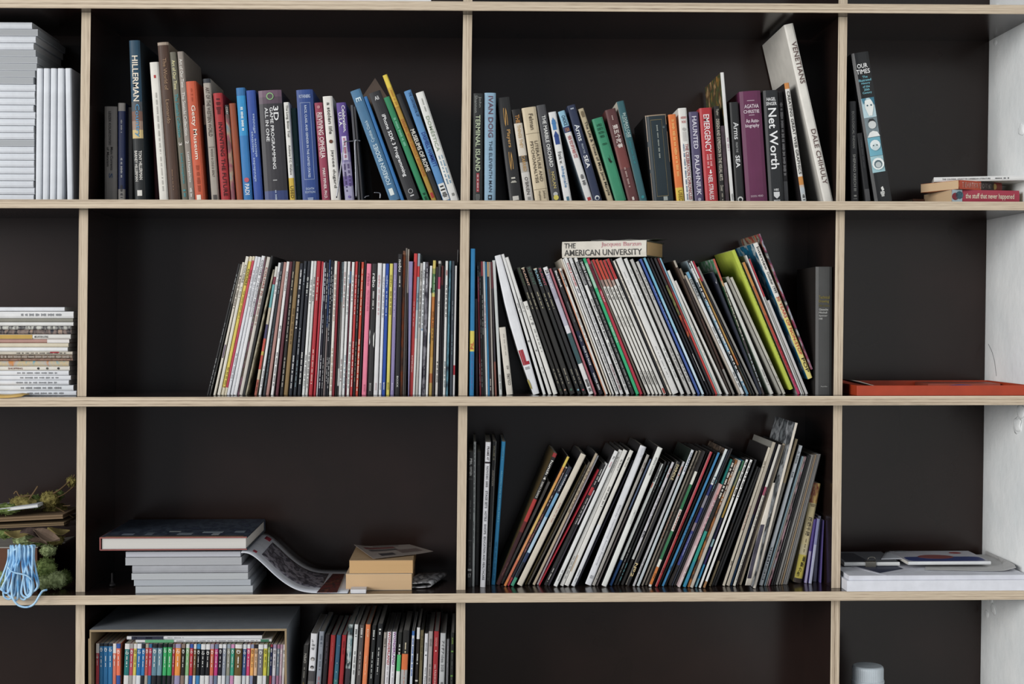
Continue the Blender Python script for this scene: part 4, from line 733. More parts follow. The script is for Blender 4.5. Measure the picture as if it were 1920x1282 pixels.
# ------------------------------------------------------------ second shelf, third bay: magazines
fl = lambda c: [('FLAUNT', .01, .145, .55, c), ('~', .2, .33, .25, 'b8b090'), ('~', .8, .92, .25, 'a8a08c'), ('o', .965, 0, .25, c)]
rw = [(0, 'c03434'), (.15, '9a8078'), (.2, 'd6d3cc')]
rn = [('~', .215, .3, .4, '5a5854'), ('~', .42, .5, .3, 'a8a49c'), ('NUMBER', .83, .93, .45, '5a5854')]
M2 = [
 B(877.5, 880, 466, 9, '1b80b8', [('PiL', .635, .685, .7, 'c83030', 0, 'u'), ('~', .72, .97, .25, '5a68a8')], [(0, '1b80b8'), (.56, 'd8c84c'), (.70, '1b80b8')], rc=.041, d='tall cyan blue magazine with yellow panel beside the divider'),
 B(888, 886.5, 560, 5.4, 'p:241c20,3c3034,1c1818', mk=0),
 B(895, 890.3, 491, 3.4, 'a83448', [], [(0, '26242a'), (.11, 'b84058'), (.3, '902c40'), (.7, 'a83040')]),
 B(899.3, 894.3, 491, 3.6, '2a292a'),
 B(903.4, 898.4, 490, 4, '2c2b2b', [('~', .25, .55, .35, 'b0b0ac')], [(0, 'b84850'), (.11, '2c2b2b')]),
 B(909, 903.3, 490, 4.2, 'cfcfcd', [('~', .3, .5, .3, 'c07090')]),
 B(914, 908, 491, 3.2, '2b86b8', mk=0),
 B(918, 912.5, 491, 3.6, '3a3238', [('~', .88, .97, .5, 'd0ccc4')], [(0, 'd0a878'), (.11, '383036')]),
 B(923, 916.7, 491, 3.4, 'a49d94', mk=0),
 B(928.6, 920.3, 491, 3.4, '5a3a38', [], [(0, '6a3038'), (.2, '3a3438'), (.6, '3c3840'), (.75, '8a5448')], mk=0),
 B(934.5, 921.5, 488, 5.8, 'c2c6c4', [('~', .85, .96, .5, '8a8c8a')]),
 B(951, 936.7, 614, 12.5, 'd1cabd', [('COLORS', .69, .86, .42, '45413c', .1, 'u'), ('40', .57, .63, .34, '8a857c', .1, 'u'), ('~', .1, .42, .16, 'a8a298', .05)], d='small cream booklet reading upwards, standing before the white bulging magazine', k='m'),
 B(999, 926.5, 480, 12.5, 'd9dadd', [('#', .675, .785, .16, 'b02030', -.38), ('#', .675, .785, .14, 'b02030', -.19), ('#', .675, .785, .13, 'b02030', -.03), ('#', .762, .785, .3, 'b02030', .18), ('~', .8, .82, .6, '9a9a9c', -.1), ('@', [(-.15, .89), (.05, .885), (.15, .92), (.1, .96), (-.1, .95)], 0, 0, 'b0a04c')], bg=7, d='large white magazine with bulging cover and red block letters', ro=.35),
 B(1019, 940.5, 477, 5.6, 'd6d6d4', [('~', .35, .42, .4, 'a8a8a6'), ('o', .62, 0, .4, '8a8a88')], mk=0),
 B(1028, 946.8, 483, 6.6, 'd4d3cf', [('~', .3, .4, .35, 'a8a8a4'), ('o', .68, 0, .3, '8a8a88'), ('~', .8, .86, .3, 'a8a8a4')]),
 B(1037.7, 980.5, 566, 9, 'd8d6d0', [('D', .05, .09, .4, '8a8a86'), ('U', .16, .2, .4, '8a8a86'), ('o', .24, 0, .3, '8a8a86'), ('~', .3, .55, .3, '9a9a96')], d='short white booklet under a dark magazine'),
 B(1050.5, 969, 502, 7, '2b2a28', fl('4a5c3c'), d='black magazine with dark green title letters'),
 B(1059, 977, 502.5, 7, '2a2826', fl('d0a890'), [(0, 'c8c0a8'), (.008, '2a2826')], d='black magazine with peach title letters'),
 B(1069, 985.8, 501, 10.6, '302f2d', fl('4a6a5c'), d='wide black magazine with grey-green title letters'),
 B(1083.5, 999.8, 504, 7.6, '2a2b2b', fl('8cc0d0'), [(0, 'c0b8a4'), (.01, '2a2b2b')], d='black magazine with pale blue title letters'),
 B(1093, 1007.5, 502, 7.6, '2c2b2c', fl('c05868'), d='black magazine with rose title letters'),
 B(1104.6, 1018, 502, 9.4, 'b4b1bf', [('28', .02, .05, .6, '3a3a3c'), ('FLAUNT', .07, .17, .4, 'f0f0f0', -.1), ('~', .885, .98, .6, '4a4a4a')], [(0, 'dcdcdc'), (.055, 'a8a4b4'), (.25, 'b8b6c4'), (.46, 'd4d2d8'), (.52, '38585c'), (.76, 'd8d7d6')], d='magazine in lavender, teal and white sections'),
 B(1115, 1029.6, 504, 4.4, 'b0616c', mk=0, d='thin dusty rose magazine'),
 B(1123.7, 1035.5, 503, 8, '2e2d30', [('BlackBook', .025, .155, .5, 'e8e8e4', .05), ('PROGRESSIVE CULTURE', .27, .43, .28, '8a8a88', .1), ('N°31', .54, .58, .3, 'd8d8d4'), ('FACE TO FACE', .62, .77, .42, 'e8e8e4'), ('WINTER 2004', .83, .965, .42, 'e8e8e4')], [(0, '2e2d30'), (.5, '262c44'), (.9, '282830')], d='black magazine with navy lower half and white title'),
 B(1134.6, 1046.5, 504, 6.6, 'd6d4ce', [('BlackBook', .02, .15, .5, '3a3a38', .1), ('#', 0, 1, .2, 'd8783c', -.4), ('~', .35, .6, .3, 'a8a8a4', .1)], sc='d8783c', d='white magazine with orange edge stripe'),
 B(1144, 1051, 485, 3, 'd2c9b8', mk=0),
 B(1148.3, 1054, 486, 3.6, 'd6d5d1', mk=0),
 B(1155, 1057.5, 484, 6.4, 'dad9d7', [('DAZED & CONFUSED', .04, .21, .6, 'c83c3c'), ('#69', .225, .26, .5, '3a3a5a'), ('BELLA JOHNSON KEITH RICHARDS LENNY BRUCE', .28, .58, .5, '6a6a6a'), ('SUSAN HILLER STEPHEN DUFFY KEVIN ROWLAND', .6, .98, .5, '4a4a4a')], d='white magazine with red title and long grey text'),
 B(1163.5, 1066.3, 484.5, 6.6, 'd0d0d0', [('STRANGE GIRLS & LADY LUCK', .04, .3, .5, '8a8a8c'), ('THE FAKE LIVES ISSUE MARILYN MANSON', .33, .72, .5, '9a9a9c'), ('DAZED&CONFUSED', .78, .97, .55, '7a3038')], d='pale grey magazine with crimson lettering at its foot'),
 B(1175, 1076.3, 484, 6.4, 'd8d8d6', [('#', .03, .2, .8, '2a2a30'), ('DAZED & CONFUSED', .035, .195, .5, 'c8c8c8'), ('ANTI-BEAUTY SELMA BLAIR MARDA', .3, .6, .55, '3a3a3a'), ('WESTERN SAHARA BLOW FLY RICHARD HELL', .62, .97, .55, '4a4a4a')], d='white magazine with black title panel'),
 B(1184, 1085, 487, 7, '343537', [('DAZED & CONFUSED', .02, .2, .6, 'e8e8e4'), ('~', .24, .95, .3, 'a0a09c')], d='charcoal magazine with bold white title'),
 B(1193, 1092.7, 485, 6.6, '26b87a', [('DAZED CONFUSED', .05, .21, .5, 'd8ece0'), ('VOL.II #21', .25, .33, .5, '9adcc0'), ('THE FREEDOM ISSUE', .47, .62, .55, 'b8e4cc')], [(0, '22b078'), (.035, '86c8a4'), (.22, '26b87a')], d='bright green magazine'),
 B(1201, 1100.3, 485.5, 6, 'be2c4a', [('DAZED & CONFUSED', .04, .2, .5, '701c34'), ('VOL.II #4', .24, .32, .5, 'f0c8d0')], [(0, 'cc2c54'), (.04, '7a2438'), (.23, 'be2c44')], d='crimson magazine beside the bright green one'),
 B(1207.7, 1106.5, 490, 3.6, '6e665a', mk=0),
 B(1215, 1109.3, 487.5, 5.4, 'd6d3cc', rn, rw), B(1223, 1116.3, 487, 5.4, 'd5d2cb', rn, [(0, 'd2482e'), (.15, 'b89888'), (.2, 'd5d2cb')]),
 B(1230, 1123.8, 488.5, 5, 'd6d4cd', rn, [(0, 'cc4030'), (.14, 'b89080'), (.2, 'd6d4cd')]), B(1237, 1130.5, 488, 5.2, 'd5d3cc', rn, [(0, 'c43434'), (.15, 'b89c90'), (.19, 'd5d3cc')]),
 B(1244.3, 1137, 486, 6, 'cdcbc6', [('~', .2, .3, .4, '7a7874'), ('#', .955, .995, .7, 'b85a50')], [(0, 'c03232'), (.15, 'cdcbc6')]),
 B(1251.8, 1144.3, 485.5, 3, '2b2a2c', mk=0),
 B(1256, 1149, 489.5, 4.2, 'd6cfc2', [('~', .1, .3, .35, '9a948a'), ('~', .75, .93, .35, '9a948a')]),
 B(1261.5, 1154.7, 486, 12.6, 'd6d5d2', [('~', .1, .35, .1, '9a9a98', -.1), ('~', .65, .88, .1, '7a7a78', -.05)], d='very thick white magazine'),
 B(1277.5, 1169.8, 485.5, 7, 'd2d2cf', [('~', .08, .3, .2, '9a9a98'), ('~', .66, .9, .2, '7a7a78')]),
 B(1290, 1181.3, 487, 6.8, 'b9b7b3', [('~', .08, .3, .25, '6a6a68'), ('~', .66, .9, .25, '5a5a58')]),
 B(1300, 1192.5, 491, 6, 'bcbbb8', [('~', .08, .3, .25, '6a6a68'), ('~', .7, .92, .3, '5a5a58')]),
 B(1309, 1199, 486, 4.8, '4a66ae', [('~', .2, .5, .12, 'd0d8e8', .3)], d='periwinkle blue magazine'),
 B(1316.5, 1206.3, 484, 5, '9cc8dc', mk=0, bands=[(0, '74bcd8'), (.3, '98c8de'), (.55, 'c4d8e4')]),
 B(1325.5, 1213, 484.5, 4, '232328', mk=0), B(1331, 1219, 484.5, 4, '252429', [('#', .7, .9, .2, 'd8d8d4', -.3)]),
 B(1337, 1226, 484.5, 5, '353436', mk=0, bands=[(0, '353436'), (.2, 'p:3a3c34,7a7c48,2c3430'), (.42, 'p:2c2828,b06038,802c28,3a3030'), (.6, '2e2b2e')], d='charcoal magazine with mottled green and orange middle'),
 B(1343, 1233.5, 484.5, 4.2, 'd0403a', mk=0, bands=[(0, '6a2c2c'), (.25, '9a3430'), (.45, 'd0403a')]),
 B(1348, 1238.5, 484.5, 3.4, '8fb0b4', mk=0, bands=[(0, '84b8d0'), (.35, '96b0ac')]),
 B(1353.5, 1255, 508, 5.8, 'd2d0ca', [('~', .4, .7, .14, 'a0a09c')]), B(1361, 1262.5, 527, 4.6, 'cfcdc8', mk=0),
 B(1367.5, 1262.5, 489, 4.6, '4b3a2f', mk=0, bands=[(0, 'b0a898'), (.05, '4b3a2f'), (.3, '3a302a')], sc='4b3a2f', d='brown magazine rising above white ones'),
 B(1373.8, 1273, 504, 4.6, '332a28', mk=0, bands=[(0, '8a7a68'), (.08, '3a2e2a'), (.4, '4a342c'), (.8, '8a8680')]),
 B(1382, 1279, 517, 4.6, 'b5aa9c', mk=0), B(1390, 1285.5, 511, 6.2, 'd8d8d6', [('DETAILS', .06, .2, .6, '2a2a2c'), ('~', .45, .6, .35, '7a7a78'), ('~', .82, .95, .4, '3a3a3c')], [(0, '6aa8c8'), (.05, 'b0b4b4'), (.22, 'd8d8d6')], sc='b8b8ba', d='white magazine with pale blue head and boxed title'),
 B(1400, 1288.5, 489, 5, 'a8c0cc', [('~', .02, .95, .6, 'e8e8e8')], [(0, '2c2828'), (.06, 'c8c8c8'), (.16, '24242c'), (.3, '78a8c0'), (.37, 'a8acb0'), (.44, '78a8c0'), (.5, 'a0a4a8'), (.6, '74a4c0'), (.68, '2e2e30'), (.84, 'c8ccd0'), (.9, '6c9cb8')], d='thin magazine chequered in pale blue and white'),
 B(1407.5, 1294.5, 490, 3.6, 'c07c38', mk=0, bands=[(0, 'd0d0ce'), (.13, 'b88c44'), (.7, 'b86c34'), (.78, '2c3430')]),
 B(1413.5, 1299.8, 490, 3.2, '232324', mk=0, bands=[(0, 'c42844'), (.15, '24242a'), (.8, '3a3a3a')]),
 B(1418.3, 1305.5, 501, 4.6, '8f8d88', mk=0),
 B(1425, 1334, 511, 6, '2a2e3c', [('@', [(.1, .075), (.3, .095), (.95, .045), (.35, .085)], 0, 0, 'd8d8dc')], sc='262a38', mk=0, d='dark navy catalogue with a small white tick mark'),
 B(1433, 1339.5, 486, 4, '4a443c', [('~', .2, .6, .5, 'c8c8b8'), ('~', .7, .95, .5, 'b8c8cc')], [(0, 'c85c48'), (.16, 'c89c6c'), (.2, '54503c'), (.5, '4c4444')], sc='p:d0d0d4,2a8a50,c8c8cc', d='thin mottled magazine with coral head and green and white cover'),
 B(1441.5, 1353.5, 531, 6.6, 'cdcdc6', [('~', .78, .92, .25, '6a6a66')]),
 B(1461, 1361.5, 520, 6, '9f9c92', mk=0), B(1468.5, 1369, 521, 5.8, 'bcb9ac', [('~', .7, .76, .3, '7a786e'), ('~', .85, .9, .3, '7a786e')]),
 B(1481, 1371.8, 470, 7.6, 'bccd34', [('~', .13, .4, .12, '6a7a20', .3), ('~', .55, .8, .1, '6a7a20', .3)], up=731, sc='c4d436', D=.215, d='large lime green leaning catalogue', ro=.6),
 B(1496, 1392, 492.5, 5.4, 'c03048', [('~', .6, .95, .3, '8a2034')], [(0, 'd08c38'), (.18, 'bc6830'), (.4, 'b8442c'), (.55, 'bc2c38'), (.85, 'd03468')], sc='a8a8aa', d='leaning magazine fading from orange to magenta'),
 B(1502.2, 1397.5, 479, 3.2, 'c9c8c6', mk=0, sc='c0bebc'), B(1506, 1404, 485.5, 3.2, 'b8b4ae', mk=0, bands=[(0, 'b8303c'), (.28, 'aaa8a2')]),
 B(1510.5, 1438, 564, 5.6, 'c3c0be', mk=0),
 B(1515, 1412, 457, 10.4, 'd9d3c2', [('Interview', .03, .2, .55, '2a2a28', .05), ('October 1999', .215, .37, .55, '2a2a28', .05), ('30 YEARS OF NON-STOP', .395, .825, .6, 'c83c34', .05), ('POP', .85, .955, .62, '26241c', .05)], [(0, 'dcd9d2'), (.4, 'dcd0a0'), (.55, 'e0d070')], up=711, sc='p:1c6488,2478a0,1c5878,c8d4d8,2a86ac', D=.2, d='leaning magazine with large red and black headline down its spine'),
 B(1521, 1422, 439, 4, 'p:4a3050,a0a8b0,8a3858,2c3c44,b8b4b0', mk=0, up=693, sc='p:6a6a64,b8a080,a84038,5a5a54,c8c0b0', D=.2, d='colourful magazine rising highest at the end of the leaning row'),
]
M2b = [B(1531, 1531.5, 500, 31, '474746', [('Technical', .225, .25, .66, '8a7c30', .0, 'h'), ('Drawing', .258, .285, .62, '8a7c30', -.02, 'h'), ('Fifth Edition', .295, .312, .66, '6a602c', 0, 'h'), ('Giesecke', .325, .342, .56, 'b8b8b4', -.04, 'h'), ('Mitchell', .35, .365, .5, 'b8b8b4', -.07, 'h'), ('Spencer', .375, .392, .52, 'b8b8b4', -.06, 'h'), ('Hill', .398, .413, .2, 'b8b8b4', -.21, 'h'), ('Macmillan', .93, .94, .4, 'a8a8a4', .0, 'h')], k='h', rc=.05, sc='2a2725', D=.17, d='thick dark grey textbook with yellow and white lettering')]
place(M2, ZT[2], .06, post_edge(2, 1), None, wk=.96, name='M2')
place(M2b, ZT[2], .1, None, post_edge(3, 0), name='M2b', wk=1)
build_row(M2, 'second shelf, third bay', 'magazines on the second shelf, third bay', dmax=.215)
build_row(M2b, 'second shelf, third bay', 'books on the second shelf')
# ------------------------------------------------------------ third shelf, third bay
M3a = [
 B(873, 876.3, 846.5, 9, '262627', [('PBL', .05, .1, .5, 'e0e0dc'), ('OXYGEN', .11, .175, .5, 'e0e0dc'), ('#', .2, .205, .9, '6a6a6a'), ('~', .36, .5, .3, '6a6a68'), ('#', .655, .66, .9, '6a6a6a'), ('~', .7, .84, .3, '5a5a58'), ('#', .865, .88, .8, 'b8b8b4'), ('17', .9, .93, .6, 'c8c8c4', 0, 'h')], yb=1100, d='black magazine with ruled lines and small white number'),
 B(884, 887, 828, 5, 'b4b8b6', [('~', .02, .5, .35, '5a605e'), ('~', .55, .7, .3, '5a605e')], yb=1099),
 B(890, 894.3, 847, 7.6, '242425', [('THE', .06, .1, .4, '55554f'), ('GREAT BUILDINGS OF THE WORLD', .37, .68, .4, '50504c')], yb=1097),
 B(900, 910.3, 828.5, 10.4, 'd3d3d8', [('FRAME 47', .03, .125, .4, '3a2c34', .02), ('NOV/DEC 2005', .165, .31, .4, '34343c', .02), ('STAGE SETS', .335, .455, .4, '34343c', .02), ('HOTELS', .475, .545, .4, '34343c'), ('SHOPS', .565, .635, .4, '34343c'), ('EDUCATION AND HEALTHCARE', .65, .95, .4, '34343c'), ('#', .135, .147, 1, '2a2228')], yb=1100.5, d='white magazine with long dark capitals and a black bar'),
 B(911, 923.5, 827, 7.6, '29292a', [('VOLUME 10', .03, .13, .4, 'b0a888'), ('AGITATION', .2, .31, .4, 'b8b0a0'), ('#', .0, 1, .06, 'b8b8b4', .42), ('TO BEYOND OR NOT TO BE', .7, .97, .4, '7a7a78')], yb=1096, d='black magazine with pale edge line and cream capitals'),
 B(921, 940.5, 827.5, 8, '1a88bc', [('VOLUME 6', .03, .13, .4, '5ab0d0'), ('ARCHITECTURE OF POWER, PART 2', .2, .56, .45, '6ac0dc'), ('~', .7, .97, .4, '147098')], yb=1096, d='cyan blue magazine next to the open gap'),
]
M3 = [
 B(931.5, 1040.5, 848, 8.6, '421c20', [('hunch 4', .055, .2, .6, 'e8e4dc'), ('2001/2002', .215, .34, .5, 'c8c4bc'), ('The Berlage', .83, .93, .3, '8a5a54')], [(0, 'a02c30'), (.03, '2c2a2a'), (.35, 'b83430'), (.52, '6a2424'), (.6, '3c1c20')], rc=.085, sc='5e4c2a', D=.19, d='tall dark red book with grey title panel and olive cover'),
 B(936, 1026, 902, 6.6, '9f9891', [('COLORS', .07, .15, .34, '7a746e'), ('40', .92, .94, .4, '5a5650')], rc=.1, d='grey booklet leaning below the dark red book'),
 B(942, 1062, 855, 5.6, 'd88c50', mk=0, bands=[(0, 'dcc048'), (.08, 'dc9448'), (.2, 'd8a04c'), (.4, 'd8b060'), (.6, 'd89058'), (.8, 'd0704c'), (.95, 'd88038')], sc='1c1718', yb=1099, d='slim magazine in blended yellow and orange'),
 B(948.5, 1059.5, 874, 6, '33232a', [('architecture', .05, .2, .5, 'b0a8a8'), ('~', .24, .33, .4, 'a89c9c'), ('LARS MEMPHIS + WIENER FREIHEIT', .4, .72, .55, 'a86868')], [(0, 'b0a8a0'), (.01, '33232a'), (.93, 'b02c3c')], yb=1098.5),
 B(956.5, 1067, 875, 6.8, '8fb4d0', [('archithese', .06, .2, .5, 'd0d4d8')], [(0, '2a2c3c'), (.22, '7ab0d4'), (.32, '6aa0cc'), (.42, 'a8c4d8'), (.72, '2c3c60'), (.8, '20242c'), (.93, '3a9a78')], yb=1099, d='blue and black picture-spined magazine'),
 B(966.7, 1089, 849, 12.6, 'cfc6b5', [('~', .37, .52, .12, 'b86a5c', .1)], sc='29282a', yb=1099, d='wide cream magazine with faint red print'),
 B(983, 1097.5, 870, 4.2, '6e5c30', mk=0, yb=1096), B(989, 1105, 865, 4.6, '7e766a', [('~', .05, .25, .5, '4a443c')], yb=1096),
 B(998.5, 1117.5, 849, 6, 'b5a68e', [('~', .1, .45, .3, '6a5c4c')], sc='29282a', yb=1097),
 B(1010, 1124.5, 853, 4.6, 'd0d2d6', mk=0, sc='29282a', yb=1096), B(1015, 1127, 880, 2.6, 'b01c30', mk=0, yb=1097.5),
 B(1019, 1130, 869, 7.2, '29282a', [('#', .19, .255, .9, 'c03038'), ('~', .04, .17, .3, 'd0ccc8'), ('~', .28, .5, .3, 'c0bcb8'), ('~', .86, .97, .3, 'd0ccc8')], yb=1098, d='black magazine with small red square'),
 B(1026, 1136, 868, 3.2, 'd4d4d4', mk=0, bands=[(0, 'd4d4d4'), (.15, '2c2630'), (.22, 'c8c4cc'), (.5, '36303c')], yb=1098),
 B(1030, 1146, 844, 8.6, 'd9dad9', [('Re', .04, .06, .35, '4a4a4a'), ('~', .08, .12, .3, 'd0a0a8'), ('~', .88, .97, .25, '8a8c8c')], sc='29282a', yb=1100),
 B(1042.5, 1155, 842, 8.8, 'd0cfca', [('By Frankfurter', .05, .17, .35, '5a5a56'), ('~', .78, .95, .25, '8a8a86')], sc='29282a', yb=1099),
 B(1056, 1168, 842, 10, 'd5d3cd', [('By Book P', .07, .15, .3, '4a4a46'), ('~', .27, .42, .25, '5a5a56'), ('#', .78, .9, .15, 'c8a880', -.4)], sc='29282a', yb=1099),
 B(1069.5, 1181, 843, 8.4, 'd2cfc6', [('Big Time', .05, .12, .35, '4a4a46'), ('~', .88, .97, .22, '7a7c84')], bands=[(0, 'd2cfc6'), (.55, 'd0d2d6')], sc='29282a', yb=1099.5),
 B(1082, 1189, 862, 4, '29253a', mk=0, yb=1097),
 B(1091, 1196.5, 834, 14, 'd8d9dd', [('Wonder International Annual Property', .42, .86, .35, 'b0b0b6'), ('01', .93, .955, .4, '8a8a90', 0, 'h'), ('@', [(.4, .02), (.75, 0), (.95, .05), (.6, .08)], 0, 0, 'c4c6cc')], sc='29282a', yb=1098, d='very wide white magazine with grey circles', ro=.35),
 B(1109.5, 1212.8, 851.5, 6.4, 'a8a49d', [('~', .06, .14, .3, '6a4a48'), ('~', .9, .96, .25, '7a766e')], sc='29282a', yb=1098), B(1119, 1220.5, 860, 3.4, '5a5352', mk=0, bands=[(0, '5a6a88'), (.4, '5a5352')], yb=1098),
 B(1124.5, 1231.5, 837, 11.4, 'd8d9d4', [('SPRING LOADED', .07, .2, .3, '6a6c68', .05), ('SIMPLICITY', .45, .55, .25, 'a8aaa4', .1)], sc='29282a', yb=1100, d='wide white magazine with small grey capitals near its head'),
 B(1141, 1238.5, 868, 6.6, 'd2d6d2', [('#', 0, .15, .4, '3c383c', -.25), ('#', .16, .2, .3, 'd86850', -.3), ('~', .06, .15, .3, '8a8c88', .2)], [(0, 'd2d6d2'), (.79, '1f5088')], sc='29282a', yb=1098, d='white magazine with deep blue foot'),
 B(1150, 1246, 864, 5.2, '2a2a2b', [('~', .08, .25, .3, '8a8c8a'), ('~', .7, .9, .35, 'a0a09c')], yb=1097), B(1156.5, 1253.5, 865, 3.6, '25272a', [('~', .03, .2, .4, '6a9098'), ('~', .82, .97, .5, '58a0a8')], yb=1097),
 B(1163.5, 1260, 865.5, 5.8, 'c4c0c4', [('~', .05, .14, .4, 'b07868'), ('~', .2, .5, .3, '8a888a'), ('EK', .56, .62, .7, '3a3a3c')], [(0, 'c8c6cc'), (.72, 'b8b8b6'), (.79, '2a2826')], sc='29282a', yb=1097),
 B(1171.5, 1269, 864, 8.6, '2d2b2d', [('SWINDLE', .02, .145, .65, 'd8c898', .1), ('№2', .82, .93, .7, 'd8c088', .05), ('#', 0, 1, .07, 'b8b0a0', -.42)], yb=1098, d='black magazine with gold block title'),
 B(1185.5, 1280.5, 864.5, 4.8, 'b6b5b8', [('~', .04, .12, .5, 'c87858'), ('~', .78, .95, .3, '6a686c')], sc='29282a', yb=1099), B(1193, 1296.5, 842.5, 6, 'c3c9cf', [('GRAPHIS', .02, .16, .5, '3c4c6c')], [(0, 'd0d4da'), (.18, 'bac2c6')], sc='1e2a24', yb=1099, d='pale blue-grey magazine with spaced navy letters'),
 B(1201.7, 1305, 844.5, 4.4, 'a3988a', [('~', .08, .15, .4, '7a7064'), ('GRAPHIS', .45, .65, .5, 'a86a50')], sc='29282a', yb=1098), B(1208, 1310.8, 844, 5.4, '8f8678', [('~', .08, .15, .4, '6a6256'), ('GRAPHIS', .42, .6, .5, '5a5244')], sc='29282a', yb=1097),
 B(1215, 1318, 845, 6, '2b2829', [('GRAPHIS', .44, .58, .5, 'b05040'), ('346', .9, .94, .4, '6a4418')], [(0, '2b2829'), (.15, 'd4d2c8'), (.245, '2f7a50'), (.43, 'd4d0c8'), (.59, '357c52'), (.80, 'd8d6cc'), (.855, 'd87c30'), (.985, 'd8d4cc')], yb=1100, d='magazine in green, white and orange sections'),
 B(1222, 1325, 846, 3.4, '232122', mk=0, yb=1098),
 B(1227.3, 1331.5, 846, 5.6, 'b62430', [('GRAPHIS', .45, .63, .4, '801820'), ('345', .86, .9, .5, '7a1820'), ('#', .0, 1, .12, 'c8a8a0', -.4)], [(0, 'c03444'), (.5, 'b02028')], sc='29282a', yb=1100, d='red magazine with pale edge line'),
 B(1233.5, 1338, 850, 4.6, '1f1e20', mk=0, yb=1098),
 B(1240, 1346, 847.5, 5, '3a88bc', [('GRAPHIS', .48, .66, .4, '24587c'), ('~', .85, .88, .6, '24486c')], sc='29282a', yb=1099, d='mid blue magazine between black ones'),
 B(1246, 1352, 853, 4.6, '222022', mk=0, yb=1098),
 B(1253, 1360.3, 841, 6, 'd0d8da', [('~', .2, .25, .5, '6a8a94'), ('THE EXOTIC PAGE LIBRARY', .62, .78, .4, 'a8b0d0')], [(0, 'd4dadb'), (.26, '2e3c78'), (.34, '8a8894'), (.43, '343f84'), (.54, '8a7c88'), (.6, '3a4488'), (.85, '2c2828')], sc='p:3a302a,6a5a4c,2c2624,8a7c70', yb=1098, d='magazine with white upper part and indigo lower part'),
 B(1259.5, 1367.3, 843, 3.4, '2b303c', [('~', .22, .3, .5, '5a9aa0')], yb=1098), B(1263.5, 1371.5, 840, 4.4, '252425', mk=0, yb=1098),
 B(1269.5, 1350, 907, 5.8, 'c9aeb0', [('~', .1, .5, .35, 'a8707c'), ('~', .8, .9, .3, 'b08c94')], [(0, 'd09a94'), (.15, 'c9a8ac'), (.6, 'd0bcbc')], yb=1101, d='blush pink magazine'),
 B(1278, 1371.5, 862, 6.6, '1f9088', [('~', .02, .3, .6, 'd8d4c8')], [(0, '262220'), (.5, '2a2422'), (.56, '1f9a8c'), (.8, '2088a0'), (.9, '2c8cb4')], yb=1101, d='magazine with black upper part and teal lower part'),
 B(1286.8, 1377.8, 862, 4.6, 'p:2e2624,3c302c,a06838,2c2422', [('~', .03, .35, .5, 'd8d0c4')], yb=1101),
 B(1293, 1384.3, 862, 6, 'b9b1a6', [('~', .02, .2, .4, 'd8d4cc')], yb=1102), B(1302, 1392.5, 863, 4.8, '2c9cd0', mk=0, bands=[(0, '4c9068'), (.08, 'a0a478'), (.2, 'c8a040'), (.45, '30284c'), (.62, '9cc4cc'), (.68, '3c3070'), (.82, '2ca0d8'), (.93, '84bcd0')], yb=1101, d='magazine in gold, violet and sky blue sections'),
 B(1309.5, 1399, 860.5, 4.8, 'd8d7d4', [('~', .02, .3, .6, '3a3a3a')], sc='29282a', yb=1102), B(1317.5, 1407, 861, 5, 'dad9d7', [('~', .02, .3, .6, '3a3a3a')], [(0, 'dad9d7'), (.95, 'a87848')], sc='29282a', yb=1102),
 B(1328, 1415, 861, 5, '2c2a29', mk=0, bands=[(0, '3a3c40'), (.5, '3c3430'), (.8, 'a08c68')], yb=1099), B(1335.5, 1421, 874, 4.8, '292829', [('~', .1, .4, .3, '5a5a58')], yb=1098), B(1342, 1427, 876, 5.4, '252426', mk=0, yb=1098),
 B(1351, 1437.5, 838, 5.4, 'cfc5b3', [('~', .1, .15, .4, '8a8070'), ('GRAPHIS', .42, .6, .35, 'b87c70'), ('~', .82, .86, .5, '6a6254')], yb=1098, sc='262324', d='cream magazine with dark cover and faint red letters'),
 B(1358, 1445.5, 828, 7, 'b8ae9d', mk=0, yb=1098, sc='8c8a84'), B(1367.5, 1454, 831, 5, '1f2c48', mk=0, bands=[(0, '241f30'), (.3, '4a2440'), (.5, '2c3c60'), (.8, '1c4c78')], yb=1097),
 B(1374.3, 1460.5, 832.5, 5.4, 'cdc8bd', [('~', .3, .6, .3, '8a867c'), ('People and Politics', .78, .96, .5, '3a3834')], [(0, 'd2cec6'), (.3, 'b85070'), (.36, 'cdc8bd')], sc='29282a', yb=1098), B(1381.5, 1466, 833, 4.6, '4c403e', [('~', .2, .5, .4, '7a706a')], [(0, '8a807a'), (.35, '5a4c48'), (.6, '3a2c2c')], yb=1097),
 B(1388, 1471, 831, 6, 'b8a88f', mk=0, sc='29282a', yb=1096),
 B(1406, 1485.5, 792, 5.4, 'd3cabd', mk=0, yb=1102, sc='p:5c6268,a8acb0,33363a,7c8286', d='very tall pale magazine with pages falling open', D=.2),
 B(1413.5, 1491, 822, 6.2, '9c968e', mk=0, bands=[(0, 'b09a74'), (.3, '8c857c'), (.7, '6c6a68')], yb=1097, ro=.25),
 B(1422.5, 1498, 834, 8, 'cfd5da', [('A 2006', .04, .13, .4, '4a5058'), ('DE', .19, .23, .4, '4a5058'), ('DEZIMER', .72, .96, .4, '4a5058', 0, 'u')], sc='29282a', yb=1097, d='pale blue-white magazine with widely spaced letters'),
 B(1433, 1505, 855, 3, '8ca8b4', mk=0, yb=1097.0), B(1437, 1508.3, 856, 2.8, 'a39a92', mk=0, yb=1097.0), B(1441, 1511.5, 855.5, 2.8, 'p:6aa0a0,b08890,2c2c2c,c8a0a8', mk=0, yb=1097.0), B(1445, 1514.8, 856, 2.6, 'b88c98', mk=0, bands=[(0, '3c4444'), (.4, 'c09aa4'), (.95, 'a02c50')], yb=1096.0),
